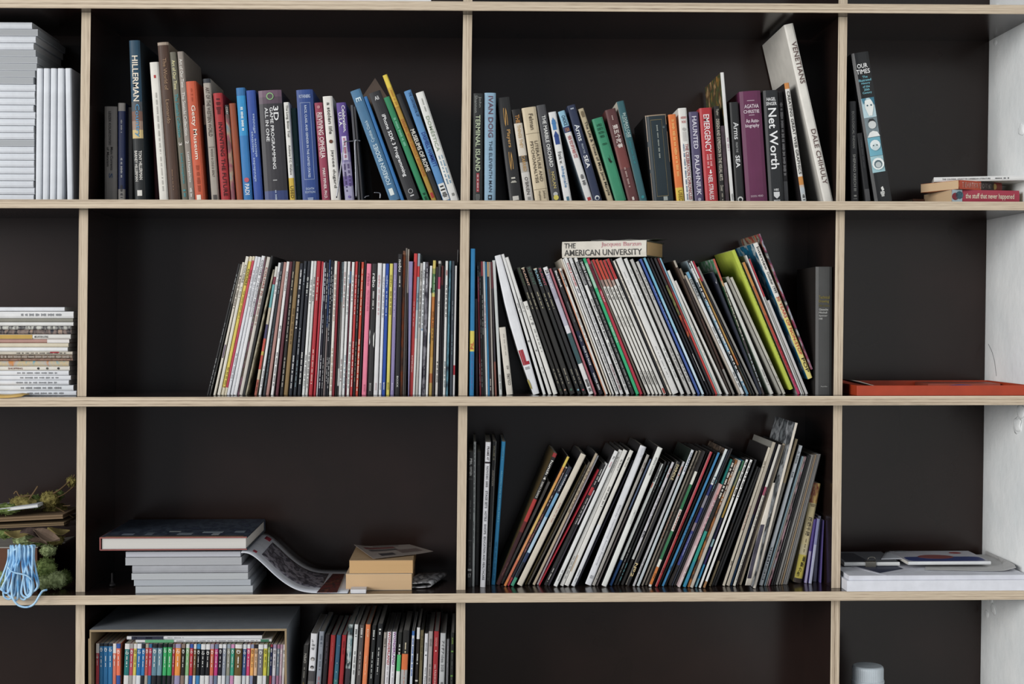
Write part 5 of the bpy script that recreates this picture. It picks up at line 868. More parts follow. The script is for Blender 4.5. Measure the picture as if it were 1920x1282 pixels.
 B(1449, 1518, 853.5, 3.6, '262628', [('#', .5, .75, .3, '8a8a88')], yb=1096.0), B(1454, 1522, 853, 3.8, '2a292b', mk=0, yb=1095.5),
 B(1459, 1526, 852, 5.6, '8e8c88', mk=0, yb=1095.0), B(1466, 1531.5, 852, 3.6, '86807a', mk=0, yb=1094.5), B(1470.5, 1535, 852, 3.2, '9a8468', mk=0, yb=1094.5), B(1474.5, 1538.3, 851, 3.6, '8f8f90', mk=0, yb=1094.0), B(1478.6, 1542, 851, 3.6, '7f7d7b', mk=0, yb=1094.0), B(1482.8, 1545.6, 851, 3, '989692', mk=0, yb=1093.0),
 B(1491, 1527.5, 904, 16.5, 'cdbd8c', [('燦爛千陽', .34, .53, .5, '4a4238', .0, 'd'), ('~', .21, .24, .7, '8a7c5c'), ('~', .56, .7, .14, '7a6c50'), ('最', .735, .785, .4, '26221c', .2, 'h'), ('新', .79, .84, .4, '26221c', .08, 'h'), ('力', .845, .89, .36, '26221c', -.06, 'h'), ('作', .89, .94, .36, '26221c', -.18, 'h')], [(0, 'p:c8a860,7a3030,d0b470,a05840'), (.2, 'cdbd8c'), (.62, 'c8bc94'), (.72, 'c9b83c'), (.955, '3a302c')], k='p', yb=1091.5, D=.14, d='thick yellow paperback with large dark characters'),
 B(1514, 1531.5, 973, 5.4, '6a5c9c', mk=0, yb=1091, bands=[(0, '5a4a94'), (.5, 'a8a0c4')], n='magazine', d='first purple folder beside the yellow paperback'), B(1521, 1537, 972, 6, 'a4a8c4', mk=0, yb=1092, bands=[(0, '8c90b8'), (.4, 'b0b4cc')], sc='4a3c8c', d='pale purple folder among the small purple ones'), B(1533, 1542, 967, 7.4, 'a0a2ba', mk=0, yb=1088, sc='4a3c8c', d='grey-lilac folder, tallest of the small purple ones'), B(1544, 1549.5, 975, 3.4, '6a5ca4', mk=0, yb=1090, d='thin purple folder nearest the divider'),
]
place(M3a, ZT[3], .07, post_edge(2, 1), None, wk=.94, name='M3a')
M3a_end = M3a[-1]
place(M3, ZT[3], .08, None, post_edge(3, 0), wk=.93, name='M3')
q = need(M3a_end, M3[0])
sh = M3a_end.x+q+.0003-M3[0].x
print('gap hunch', sh*FPX/DIST)
if sh > 0:
    for i, b in enumerate(M3):
        if i and M3[i].x-M3[i-1].x > 9: break
    M3[0].x += sh
    for i in range(1, len(M3)):
        for j in range(max(0, i-6), i):
            qq = need(M3[j], M3[i])
            if qq is not None and M3[i].x < M3[j].x+qq+.0001: M3[i].x = M3[j].x+qq+.0001
build_row(M3a, 'third shelf, third bay', 'magazines on the third shelf', dmax=.2)
build_row(M3, 'third shelf, third bay', 'magazines on the third shelf', dmax=.2)

# the tall pale magazine: a printed page that has fallen open towards the front
_b = [b for b in M3 if 'pages falling open' in b.label][0]
bpy.context.view_layer.update(); _mi = _b.root.matrix_world.inverted()
_yy = _b.rc-.012
_pg = [[_mi @ P(a+(c-a)*j/4, y, _yy+.01*(1-i/6)) for j in range(5)] for i, (a, c, y) in enumerate([(1449, 1453, 905), (1440, 1447, 935), (1430, 1440, 968), (1421, 1432, 1000), (1412, 1425, 1035), (1404, 1417, 1068), (1397, 1409, 1097)])]
v, f = sheet(_pg, .0006); mesh('open_page', v, f, mat('d3cabd', .5), None, _b.root, True)
_pp = [[_mi @ P(a+(c-a)*j/4, y, _yy+.01*(1-i/5)-.0012) for j in range(5)] for i, (a, c, y) in enumerate([(1441, 1446, 935), (1431, 1438, 966), (1422, 1430, 998), (1413, 1421, 1030), (1406, 1413, 1062), (1401, 1408, 1084)])]
v, f = sheet(_pp, .0003); mesh('printed_photo', v, f, mat('p:3c3a48,4a4654,2c2a36', .5), None, _b.root, True)
# ------------------------------------------------------------ bottom shelf, second bay: box of small magazines, and a row beside it
BOXD = [(179, 185.5, 'd8d4d0', 'c43c4c', .07), (186, 194, '20242c', '1c74ac', .02), (194.7, 203.6, '20242c', '1a72aa', .02), (204, 213, '20242c', '1c76ae', .02), (213.7, 220.6, 'd4d0cc', 'dc7458', .07), (221, 229, '2c58a8', 'f0704a', .035), (229.5, 239.6, 'd4d2d0', '107878', .04), (239.6, 246.5, 'a09c98', 'c44860', .035), (247, 253.5, 'd0ccc8', 'd4c448', .035),
 (254, 263, 'd0d4d8', '1470b4', .035), (263.6, 270.5, '1c1c24', '1c7cbc', .035), (271, 277.5, 'a8a090', 'c05040', .03), (278, 284.5, '2c6c98', 'c02c54', .03), (285, 295, '1c1e24', '5c8698', .03), (296, 305, '1c1e24', '7096a6', .03), (306.5, 314, '1c1e24', '2cb064', .025), (314.8, 323.6, '1c1e24', '24ac58', .025), (324, 328.7, '6a6468', 'b02c44', .03), (329, 340, '9c94b8', 'ec9028', .03), (340.7, 348, '8a7468', '26201e', .03),
 (349, 356, 'c8ccc8', '84b67c', .03), (356.5, 363, '2c58b0', 'c82838', .03), (363.6, 369, 'd0d0cc', '7c6034', .035), (369.5, 376.5, '3088c4', '14181e', .035), (377, 386, 'd2d2d2', '14161c', .04), (386.3, 394.7, 'd2d2d2', '14161c', .04), (395, 402, 'a8a0b8', 'd86844', .035), (403, 410, '6c7c98', 'c43080', .035), (410.5, 417.5, 'd2d2d2', '1c1826', .03), (418, 425, 'd0d2d6', '8c94a2', .03),
 (426, 433, '94a0ac', '8a8a7a', .03), (433.4, 440.4, 'd08cb8', '2fa084', .03), (441, 454.8, 'd4d2ce', '6a5222', .03), (456, 463, 'c8ccd0', '3c5a8c', .035), (463.6, 470, 'd0d0d0', 'd43c74', .03), (470.6, 477, '8c94b4', 'eca850', .03), (477.5, 484, '1c1820', 'd6ae88', .03), (484.5, 494.6, 'd2d4d2', '74727c', .035), (495, 502, 'd0d0d4', 'ccc428', .03), (503, 507, '40503c', '90a85c', .02), (507.2, 511.6, '9c3040', '1c2450', .02), (512.3, 519, '9c8cac', 'c4c0c6', .03), (520, 525.3, 'a8708c', '6c7a8a', .03), (525.7, 530.6, 'b08ca4', 'bca4b0', .03), (531, 535.6, 'c8c0c8', 'c8c6c6', .03)]
BX = []
for i, (a, c, top, body, f) in enumerate(BOXD):
    yt = 1206+2*(i/45)
    lean = 2 if i < 6 else 10
    tc_ = 'e4e4e0' if lum(body) < .45 else '3a3a38'
    T = [('iD' if i % 3 else 'i-D', f+.01, f+.038, .55, tc_), ('~', .09, .17, .2, tc_)]
    BX.append(B(a-lean, a, yt, c-a, body, T, [(0, top), (f, body), (.23 if i > 4 else .3, top if lum(top) > .1 or i % 2 else '1a1c22')], n='pocket_magazine'))
ZBOX = ZT[4]+.005
_zt = P(300, 1182, .028).z; b0, b1 = PXZ(165.5, _zt, .028).x, PXZ(537.5, _zt, .028).x
place(BX, ZBOX, .05, lambda z: b0+.0057, lambda z: b1-.0045, wk=.96, name='BX')
build_row(BX, 'inside the cardboard box', 'small magazines in the cardboard box', dmax=.19)
sl = 19
M4 = [
 B(569.6-sl, 569.6, 1209, 9, '2c2b29', [('OPEN', .06, .13, .5, 'a8a49c', 0, 'u'), ('~', .16, .24, .3, '7a7870'), ('~', .27, .4, .3, '8a7430')], d='shortest black magazine beside the cardboard box'),
 B(583-sl, 583, 1187, 12.6, 'd0d0d4', [('The', .04, .06, .25, '4a4a4c', -.2, 'h'), ('Other', .065, .085, .5, '4a4a4c', -.02, 'h'), ('Half', .09, .11, .42, '4a4a4c', -.05, 'h'), ('o', .17, 0, .3, '6a6868'), ('o', .175, 0, .2, 'b8b4b0'), ('o', .225, 0, .26, '38363a'), ('o', .232, 0, .16, 'a8a4a0')], [(0, 'd0d0d4'), (.25, '4a484a'), (.32, '6a6868'), (.4, 'b0b0b0')], d='white magazine with grey portrait photographs on its spine'),
 B(599-sl, 599, 1183, 9.4, '8b919c', [('~', .03, .1, .4, '4a5260'), ('~', .15, .26, .25, '5a626c'), ('~', .3, .5, .4, 'b86a70')]),
 B(610.2-sl, 610.2, 1189, 8.4, '241f24', [('~', .05, .2, .15, '6a5c68')]), B(620.5-sl, 620.5, 1190, 9.2, 'a32426', [('~', .05, .18, .12, 'c86a60')]),
 B(631.5-sl, 631.5, 1190, 8.4, '2f6478', [('o', .19, 0, .12, '9ab8b8'), ('o', .25, 0, .12, '9ab8b8'), ('o', .31, 0, .12, '9ab8b8'), ('o', .07, 0, .1, '7aa0a8', .2)], [(0, '305c78'), (.2, '2f6a80'), (.3, '3a7c7c')], d='teal magazine with pale dots'), B(641.6-sl, 641.6, 1190, 8, 'a81c26', [('~', .04, .14, .3, '5a1418')]),
 B(653-sl, 653, 1170, 9.4, 'p:5a8088,b8c4c4,1c2428,6c9098', [('~', .1, .25, .2, 'd0d4d4')], [(0, 'p:5a8088,b8c4c4,1c2428,6c9098'), (.28, '3a343c')], d='speckled teal magazine with plum lower part'), B(665-sl, 665, 1170, 7.4, 'cdcfcf', [('~', .03, .08, .5, '3a3c3c'), ('~', .17, .32, .3, '5a5c5c')]),
 B(674.5-sl, 674.5, 1171, 9, '55504f', [('~', .02, .08, .4, 'd0ccc8'), ('~', .17, .32, .25, 'b0aca8')]), B(686-sl, 686, 1170, 9.2, 'ec8248', [('ESOP', .03, .08, .4, 'f4c8a0'), ('~', .2, .32, .25, 'f0b080')], d='orange magazine in the dark part of the row'),
 B(698-sl, 698, 1172, 8, '222425', [('~', .03, .09, .4, 'c8ccc8'), ('~', .17, .34, .25, 'c0c4c0')]), B(708.6-sl, 708.6, 1169, 9.6, '202225', [('~', .03, .07, .4, 'd0d0cc'), ('~', .15, .32, .25, 'c0c0bc')]),
 B(720-sl+2, 720, 1185, 5.6, 'a39b93', [('~', .04, .1, .4, '4a4642')]), B(726.5-sl+3, 726.5, 1184, 7.6, 'd3d0d4', [('WONDERLAND', .0, .22, .62, 'b83c44', .08), ('~', .23, .36, .2, 'a8a4a8')], d='white magazine with red slanting capitals'), B(736-sl+4, 736, 1184, 8, 'd4d2d8', [('WONDERLAND', .0, .22, .62, '8a3c94', .08), ('~', .23, .36, .2, 'a8a4a8')], d='white magazine with violet slanting capitals'),
 B(746.8-14.5, 746.8, 1185, 7.6, '242624', [('~', .08, .15, .4, 'd0d4cc')], [(0, '242624'), (.15, '48c070'), (.26, 'd0d4d0')], d='black magazine with bright green patch'), B(755.8-14, 755.8, 1181.5, 12, '252423', [('~', .08, .15, .25, 'd4c8a8'), ('~', .26, .45, .1, 'd86c40')], [(0, '252423'), (.155, 'e07030'), (.26, 'aaa8a6')], d='wide black magazine with orange patch'),
 B(772.7-13, 772.7, 1182.5, 5, 'd0d4dc', [('~', .05, .3, .5, '2c60b0')], [(0, '3a70b8'), (.03, 'c4ccd8')], sc='d0d4d8'), B(782-12, 782, 1176, 6, '26211f', [('~', .17, .24, .35, 'd0d0cc'), ('#', .34, .35, .8, 'd0ccc4')], [(0, 'd0d0d0'), (.075, '26211f')], d='black magazine with white head'),
 B(789-11.5, 789, 1181, 5.8, '6e6342', [('~', .04, .2, .3, '4a4228')]), B(796.7-11, 796.7, 1187.5, 6.4, 'd0d0d4', [('SENSE', .06, .12, .4, '6a6a70'), ('o', .145, 0, .2, '3a3a40'), ('Paco Airport', .23, .36, .5, '5a5a60')]), B(804.2-10.5, 804.2, 1183, 8, 'a39c9a', [('SENSE', .05, .1, .4, '6a6462'), ('~', .22, .36, .3, '6a6462')]),
 B(814-10, 814, 1183, 9.4, 'ab262e', [('SENSE', .04, .1, .4, 'd88c88'), ('o', .13, 0, .15, 'e8c0b8'), ('see FASHION NEWS', .22, .42, .45, 'e0a8a4')], d='red magazine near the divider with pale lettering'), B(826-9, 826, 1186.5, 10.6, 'b4b6b8', [('アイデア', .05, .14, .5, '2a2a2c'), ('idea 308', .145, .26, .5, '7a7c7e'), ('~', .33, .4, .5, '4a4a4c')], d='grey magazine with bold dark characters'),
 B(838-7, 838, 1198, 4.8, '6a6a6e', [('~', .05, .2, .5, '8a8a8e')]), B(845.3-6.5, 845.3, 1186, 7, '272927', [('AXIS', .03, .075, .4, '8ab040'), ('#', .12, .13, .6, '6a9a40'), ('~', .14, .24, .3, '5a5c58'), ('#', .285, .295, .6, '6a9a40'), ('~', .3, .42, .3, '5a5c58')], d='black magazine with small lime title beside the divider'),
]
for b in M4: b.kw.setdefault('pg', '8f8c88')  # page edges greyed: shade from the shelf above put into their colour
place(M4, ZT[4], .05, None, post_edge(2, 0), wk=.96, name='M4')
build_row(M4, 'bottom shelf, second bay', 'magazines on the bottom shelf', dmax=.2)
# ------------------------------------------------------------ things lying on the shelves
XP = lambda px, y, z: PXZ(px, z, y).x
def dz(px, py, y): return P(px, py, y).z
# top shelf, first bay: pile of identical pale books, five more upright
xr = [60, 71, 67, 63, 67, 70, 69, 65.5, 62.5, 66, 65, 65.5, 62.5, 66, 65, 63, 63.5, 64, 63.5, 64, 63.5, 64, 64, 62.5, 64.5, 63]
grey = {1, 4, 5, 6, 7, 8, 17}
n = 26; z_hi = dz(60, 41, .05); z = ZT[1]+.0003; step = (z_hi-z)/n
pos_w = lambda i: 'lowest' if i == n-1 else 'topmost' if i == 0 else ORD[i]+' from the top'
for i in range(n-1, -1, -1):
    x = XP(xr[i], .05, z); th = step*.92
    flatbook('catalogue', x, .05, .235, .2, z, th, ('cfd3d9',), kind='p', label=('pale catalogue showing its page edges, ' if i in grey else 'pale grey-white catalogue, ')+pos_w(i)+' in the tall pile', cat='book', group='pile of pale catalogues', anchor='r', spine='back' if i in grey else 'front', pg='aeb1b4' if i in grey else 'd0d0d0')
    z += step
A0 = [B(xb, xt, 128, w_, 'd0d4da', mk=0, k='p', n='catalogue', d=ORD[i]+' upright pale catalogue beside the tall pile') for i, (xb, xt, w_) in enumerate([(66.5, 68.6, 11.4), (79.7, 81.7, 11.4), (93, 95, 11.4), (106.2, 108, 12), (126, 122, 11.4)])]
place(A0, ZT[1], .05, None, post_edge(1, 0), wk=.97, name='A0'); build_row(A0, 'top shelf, first bay', 'upright pale catalogues')
# second shelf, first bay: pile of magazines
MS = [(205, 243, 700, 'd6d8dc', 'white'), (250, 318, 805, 'd8d8d8', 'white'), (325, 365, 800, '8c8a7e', 'grey-olive'), (367, 405, 802, 'd8d8d6', 'white'), (408, 445, 775, 'p:2c2a30,d0d0c8,3a3840,b0b0a8', 'dark photo-edged'), (448, 495, 775, 'p:2c2e38,8a7870,24262e,a89080', 'navy photo-edged'), (498, 545, 770, 'd4d2cc', 'white and yellow'), (550, 590, 755, 'b88c80', 'dusty pink'), (592, 632, 748, 'd2c8b0', 'cream'), (637, 675, 738, 'd8d9da', 'white'),
      (683, 718, 795, 'c8c0b0', 'cream and red'), (718, 755, 790, 'p:3c302c,8a7a6c,2c2422', 'brown lettered'), (760, 785, 790, 'p:5c3c34,a08070,3a2a28', 'brown photo-edged'), (785, 835, 750, 'p:58a8c0,c8b48c,b0b0ac,c88850', 'light blue patterned'), (842, 882, 758, 'd4d0c6', 'white with small symbols'), (888, 935, 748, 'd6d8dc', 'white'), (940, 985, 772, 'd6d8dc', 'white'), (990, 1035, 755, 'd4d7dc', 'white'), (1043, 1095, 800, 'd6dade', 'white'), (1105, 1155, 830, 'd2d6dc', 'white')]
z = ZT[2]+.0008
tot = dz(100, 540+205/5.828, .05)-z; scl = tot/(1158-205)
for i in range(len(MS)-1, -1, -1):
    v0, v1, ur, col_, nm = MS[i]; vn = MS[i+1][0] if i+1 < len(MS) else 1158
    full = (vn-v0)*scl; th = full*.93; x = XP(ur/5.828, .05, z)
    T = []
    if i in (1, 15, 16, 17, 18, 19): T = [('~', .55, .9, .4, '8a8c90')]
    if i == 6: T = [('#', 0, .66, .9, 'c8a040'), ('MOUNTAIN LIVING', .68, .8, .5, '4a4844')]
    if i == 10: T = [('#', .8, .88, .5, 'b83840', .2), ('~', .5, .95, .4, '5a5450')]
    if i == 11: T = [('~', .4, .98, .7, 'b0a498')]
    if i == 14: T = [('SHOPPING', .45, .58, .5, '7a4a40'), ('o', .72, 0, .3, '3a3a38'), ('o', .8, 0, .3, '5a5a50'), ('o', .9, 0, .3, '3a3a38')]
    if i == 7: T = [('#', .8, 1, .96, 'd8d4d0')]
    flatbook('magazine', x, .05+R.uniform(-.002, .004), .225+R.uniform(-.01, .01), .2, z, th, ('cfcac0' if col_.startswith('p') else col_, col_), T=T, label='%s magazine, %s in the flat magazine pile' % (nm, 'topmost' if i == 0 else 'lowest' if i == 19 else ORD[i]+' from the top'), group='flat pile of magazines', anchor='r')
    z += full
# yellow sheet at the front edge of the shelf, under nothing
ze = ZT[2]
g = [[(XP(-60+(112-22*abs(i-2)/4)*j/8, .0, ze), -.005+.05*i/6, ze+.0042-(.0035 if i == 0 else 0)+.0015*math.sin(j*.9)) for j in range(9)] for i in range(7)]
v, f = sheet(g, .0016); tag(mesh('envelope', v, f, mat('d8b05c', .7), None, None, True), 'yellow paper envelope lying at the shelf edge before the magazine pile', 'envelope')
# white papers on the very top shelf
v, f = boxvf(XP(-200, .0, ZT[0]), XP(808, 0, ZT[0]), .002, .035, ZT[0]+.0003, ZT[0]+.012)
tag(mesh('paper_sheet', v, f, mat('d8d8dc', .7)), 'white paper pad lying on the highest shelf at the picture top', 'paper')

# ------------------------------------------------------------ top shelf, last bay: lying paperbacks
zt = ZT[1]+.0003
bk = flatbook('paperback_book', XP(1709, .17, zt), .16, .1, .1, zt, .018, ('5c2c34', '6a4434'), rotz=.25, kind='p', label='brown and red book lying at the back behind the paperbacks', cat='book', group='lying paperbacks', pg='b8a488')
h2 = dz(1850, 355.5, .05)-zt
flatbook('paperback_book', XP(1784.5, .045, zt), .045, .148, .128, zt, h2*.98, ('c8bca0', 'b83850'), rotz=.14, kind='p', T=[('#', 0, .15, 1, 'a8bcc4'), ('o', .05, 0, .28, 'a83848'), ('o', .11, 0, .3, '4c7484', .1), ('the stuff that never happened', .2, .92, .5, 'e8d8c0')], label='crimson paperback with white lower case title, lowest of the lying three', cat='book', group='lying paperbacks', pg='d2b490')
z2 = zt+h2; h3 = dz(1850, 339.5, .06)-z2
flatbook('paperback_book', XP(1798, .035, z2), .035, .125, .104, z2, h3*.98, ('c07040', '8a3430'), rotz=.5, kind='p', T=[('#', 0, .5, 1, 'cc5030'), ('#', .5, .8, 1, '3a3030'), ('THE HUNT FOR ZERO POINT', .07, .74, .6, 'e0d4cc'), ('o', .82, 0, .35, 'b09050')], label='orange-red paperback with white capital title, middle of the lying three', cat='book', group='lying paperbacks', pg='d4b692')
z3 = z2+h3+.0004; h4 = dz(1850, 329.5, .05)-z3
flatbook('paperback_book', XP(1751, .085, z3), .085, .185, .13, z3, h4, ('d2d2d0', 'd4d4d2'), rotz=-.26, kind='p', T=[('THE COLONIAL LEGACY IN CARIBBEAN LITERATURE', .09, .6, .35, '4a4a4c'), ('~', .65, .8, .3, '5a5a5c')], label='slim white paperback with dark capitals on top of the lying three', cat='book', group='lying paperbacks')
c_ = XP(1690, .1, zt)
mesh_pen = tube([(c_, .11, zt+.0042), (c_+.03, .125, zt+.0042)], .004, 10)
tag(mesh('pen_cap', mesh_pen[0], mesh_pen[1], mat('2c5c98', .3)), 'small blue pen cap lying behind the tall leaning hardcover', 'pen cap')

# ------------------------------------------------------------ book lying across the leaning magazines
tops = [poly(b) for b in M2]; zmax = max(max(q[1] for q in pl) for b, pl in zip(M2, tops) if XP(1050, .06, ZT[2]) < b.x+pl[0][0]+.0 < XP(1395, .06, ZT[2]) and b.xt < 1245)
ab_z = zmax+.0006
ax = XP(1212, .045, ab_z); th = dz(1212, 450, .045)-ab_z
T = [('THE', .03, .165, .32, '2a2826', .24), ('AMERICAN UNIVERSITY', .03, .95, .38, '2a2826', -.2), ('Jacques Barzun', .47, .94, .34, 'c88c90', .26)]
o = flatbook('hardcover_book', ax, .045, .182, .125, ab_z, th, ('4a4c46', 'cfc9bd'), rotz=-.42, kind='h', T=T, anchor='r', label='cream hardcover in torn jacket lying across the leaning magazines', cat='book', pg='dcb888')
g = [[(-.12+.125*j/6, .004+.13*i/6, th+.0012+.004*max(0, (j-4))*(i/6)+.0012*math.sin(j*2+i)) for j in range(7)] for i in range(7)]
v, f = sheet(g, .0006); mesh('dust_jacket_flap', v, f, mat('70736a', .35), None, o)
# ------------------------------------------------------------ wire bookend and card on the top shelf
wz = ZT[1]
def wp(px, py, y): q = P(px, py, y); return (q.x, q.y, max(q.z, wz+.0016))
WM = metal('8a8c92', .3)
root = empty('wire_bookend', wp(655, 370, .04)); tag(root, 'bent grey wire bookend standing before the violet hardcover', 'bookend'); ro = Vector(root.location)
def rp(l): return [Vector(p)-ro for p in l]
v, f = tube(rp(spline([wp(631, 371, .046), wp(637, 330, .046), wp(644, 275, .046), wp(645.5, 266, .046), wp(655, 265, .046), wp(672, 263.5, .046), wp(675, 264.5, .046)], 6)), .0013); mesh('wire', v, f, WM, None, root, True)
v, f = tube(rp(spline([wp(668, 371, .043), wp(667, 330, .043), wp(665.5, 268, .043), wp(669, 264, .043)], 6)), .0013); mesh('wire', v, f, WM, None, root, True)
for pts in ([(684, 371), (686, 368.5), (692, 367)], [(701.5, 361), (710, 361.5), (713, 364), (712.5, 372)]):
    v, f = tube(rp(spline([wp(a, b, .05) for a, b in pts], 5)), .0013); mesh('hook', v, f, WM, None, root, True)
A, B_, C_ = P(679.5, 176, .2), P(702, 143, .2), P(727, 182, .2)
a = [A, B_, C_, P(735, 330, .2), P(700, 330, .2)]
vs = [Vector((p.x, .2, p.z)) for p in a]+[Vector((p.x, .2012, p.z)) for p in a]
# the card stands on the shelf behind the leaning books
vs[3].z = vs[4].z = vs[8].z = vs[9].z = ZT[1]+.0004
n5 = 5; fs = [tuple(range(5))[::-1], tuple(range(5, 10))]+[(i, (i+1) % 5, 5+(i+1) % 5, 5+i) for i in range(5)]
for q in vs: q.y += .022
tag(mesh('cardboard_sheet', vs, fs, mat('5e5048', .8)), 'pointed brown card standing behind the leaning paperbacks', 'card')

# ------------------------------------------------------------ second shelf, last bay: orange tray with papers
tx0, tz0 = XP(1607, .003, ZT[2]), ZT[2]+.0002
th = dz(1700, 722.5, .003)-tz0; OR = mat('b83a08', .35, .4); tx1 = wallx(ZT[2])-.004; td = .25
tr = empty('storage_tray', (tx0, .003, tz0)); tag(tr, 'shallow orange-red tray holding loose papers beside the white wall', 'tray')
tw = tx1-tx0
for nm, bx_ in (('base', (0.003, tw-.003, .003, td-.003, 0, .002)), ('front_wall', (0, tw, 0, .003, 0, th)), ('back_wall', (0, tw, td-.003, td, 0, th)), ('side_wall', (0, .003, .003, td-.003, 0, th)), ('side_wall', (tw-.003, tw, .003, td-.003, 0, th))):
    v, f = boxvf(*bx_); o = mesh(nm, v, f, OR, None, tr); m_ = o.modifiers.new('edge', 'BEVEL'); m_.width = .0008; m_.segments = 2
g = [[(tx0+.006+.16*j/8, .01+.2*i/6, tz0+.0036+.025*(1-j/8)**2) for j in range(9)] for i in range(7)]
v, f = sheet(g, .0008); tag(mesh('paper_sheet', v, f, mat('a8a69e', .7)), 'curled grey paper sheet in the orange tray', 'paper')
g = [[(tx0+.19+.13*j/8, .02+.12*i/6, tz0+.0045+.012*math.sin(j/8*3.14)) for j in range(9)] for i in range(7)]
v, f = sheet(g, .0008); tag(mesh('paper_sheet', v, f, mat('6a5c9c', .6)), 'bowed purple paper sheet in the orange tray', 'paper')
v, f = boxvf(tx0+.19, tx1-.01, .15, td-.006, tz0+.0025, tz0+.018)
tag(mesh('folder', v, f, mat('a8503c', .5)), 'reddish folder lying at the back of the orange tray', 'folder')

# ------------------------------------------------------------ third shelf, second bay: pile of catalogues with a big picture book
z = ZT[3]+.0003
CS = [(254, 474, 1108.8, 1098, 'b4b8bc', 'lowest'), (251, 470, 1098, 1086, 'adb2b8', 'second from the bottom'), (246.6, 465, 1086, 1074, 'b6b9bc', 'third from the bottom'), (248, 465, 1074, 1059, 'a2a4aa', 'fourth from the bottom'), (235, 453, 1059, 1044, 'b0b2b6', 'second from the top'), (235.6, 451, 1044, 1033.5, 'c2c4cc', 'topmost')]
for i, (x0, x1, y0, y1, c, wd) in enumerate(CS):
    yy = .022+.002*(i % 2)
    th = dz(300, y1, yy)-z
    flatbook('catalogue', XP(x0, yy, z), yy, XP(x1, yy, z)-XP(x0, yy, z), .2, z, th*.93, (c, c), kind='p', spine='back' if i != 3 else 'front', pg=c, label='grey-white catalogue, %s under the picture book' % wd, cat='book', group='catalogue pile under the picture book')
    z += th
z += .005
bx0, bx1 = XP(188, .006, z), XP(463.5, .006, z); th = dz(300, 1006.5, .006)-z
o = flatbook('picture_book', bx0, .006, bx1-bx0, .262, z, th, ('p:2c3444,3a4450,222a38,30384a', ), kind='h', spine='back', pg='d2cfca', label='large picture book with dark cover lying on the catalogue pile', cat='book')
w_ = bx1-bx0
edge = mat('9a5650', .6)
for zz in (0, th-.0026):
    v, f = boxvf(.0005, w_-.0005, -.0012, .0008, zz+.0002, zz+.0024); mesh('board_edge', v, f, edge, None, o)
v, f = boxvf(-.0015, .0008, 0, .25, .0004, th-.0004); mesh('board_edge', v, f, edge, None, o)
for k, (x0, x1, y0, y1, c) in enumerate([(.03, .97, .004, .012, '7a5a3c'), (.12, .2, .03, .05, '6a7480'), (.28, .33, .03, .06, '5c6670'), (.5, .6, .03, .055, '727c84'), (.42, .5, .07, .08, '868c8c'), (.66, .8, .055, .075, '78828a'), (.74, .79, .025, .05, '8a9094'), (.88, .95, .06, .08, '6c7680')]):
    v, f = boxvf(w_*x0, w_*x1, y0, y1, th, th+.0003); mesh('cover_print', v, f, mat(c, .4), None, o)
v, f = boxvf(w_*.0, w_, 0, .001, th-.001, th+.0004); mesh('cover_print', v, f, mat('6a5a48', .5), None, o)
# open magazine sliding off the pile
prof = [(452, 1035.2), (466, 1037), (480, 1045), (497, 1060), (515, 1077), (535, 1093), (556, 1104.5), (578, 1110), (605, 1111.2), (640, 1111.4), (652, 1111.4)]
pr = [P(a, b, .0) for a, b in prof]; pr = spline([(p.x, 0, max(p.z, ZT[3]+.0022)) for p in pr], 4)
pr[0].z = pr[1].z = pr[2].z
om = empty('open_magazine', (pr[20].x, .1, ZT[3])); tag(om, 'open magazine bending from the catalogue pile down to the shelf', 'magazine'); oo = Vector(om.location)
def strip(y0, y1, i0, i1, lift, nr=8): return [[Vector((pr[j].x, y0+(y1-y0)*i/nr, pr[j].z+lift))-oo for j in range(i0, i1)] for i in range(nr+1)]
m0 = len(pr)
v, f = sheet(strip(.0, .262, 0, m0, 0), .0018); mesh('page_block', v, f, mat('c9ccd4', .45), None, om, True)
v, f = sheet(strip(.05, .215, 9, m0-9, .0014), .0003); mesh('printed_photo', v, f, mat('p:5a5660,9a96a0,3c3a42,7a7680', .4), None, om, True)
v, f = sheet(strip(.20, .235, 5, 9, .0014), .0003); mesh('printed_patch', v, f, mat('b02c44', .4), None, om, True)
v, f = sheet(strip(.03, .05, 5, 8, .0014), .0003); mesh('printed_patch', v, f, mat('b02c44', .4), None, om, True)
# photo leaflet, white pad, two paperbacks, leaflet on top, folded newsletter
zl = ZT[3]
def slab(name, quad, z0, t, c, parent=None, rough=.5):
    vs = [(x, y, z0) for x, y in quad]+[(x, y, z0+t) for x, y in quad]
    return mesh(name, vs, [(3, 2, 1, 0), (4, 5, 6, 7), (0, 1, 5, 4), (1, 2, 6, 5), (2, 3, 7, 6), (3, 0, 4, 7)], mat(c, rough) if isinstance(c, str) else c, None, parent)
def q4(l, z): return [(lambda p: (p.x, p.y))(PZ(a, b, z)) for a, b in l]
zz = zl+.0042
t_ = slab('photo_leaflet', q4([(594, 1111), (632, 1110.5), (646, 1076), (624, 1076)], zz), zz, .0008, 'p:3c1c1c,5c2824,2c2020,6a3a2c'); tag(t_, 'dark red photo leaflet lying on the open magazine foot', 'leaflet')
z1 = zl+.0003
pad = slab('paper_pad', [(XP(657, .006, z1), .006), (XP(686, .006, z1), .006), (XP(686, .012, z1), .038), (XP(657, .01, z1), .038)], z1, .0075, 'd0d0d4'); tag(pad, 'small white paper pad in front of the tan paperbacks', 'paper')
pz = zl+.0004; ph = dz(700, 1075, .04)-pz
flatbook('paperback_book', XP(648.5, .04, pz), .04, XP(772, .04, pz)-XP(648.5, .04, pz), .19, pz, ph*.98, ('c8b8a0',), kind='p', spine='back', pg='d0b08a', label='tan-edged paperback, lower of the two lying flat', cat='book', group='two lying tan paperbacks')
pz2 = pz+ph; ph2 = dz(700, 1050, .04)-pz2
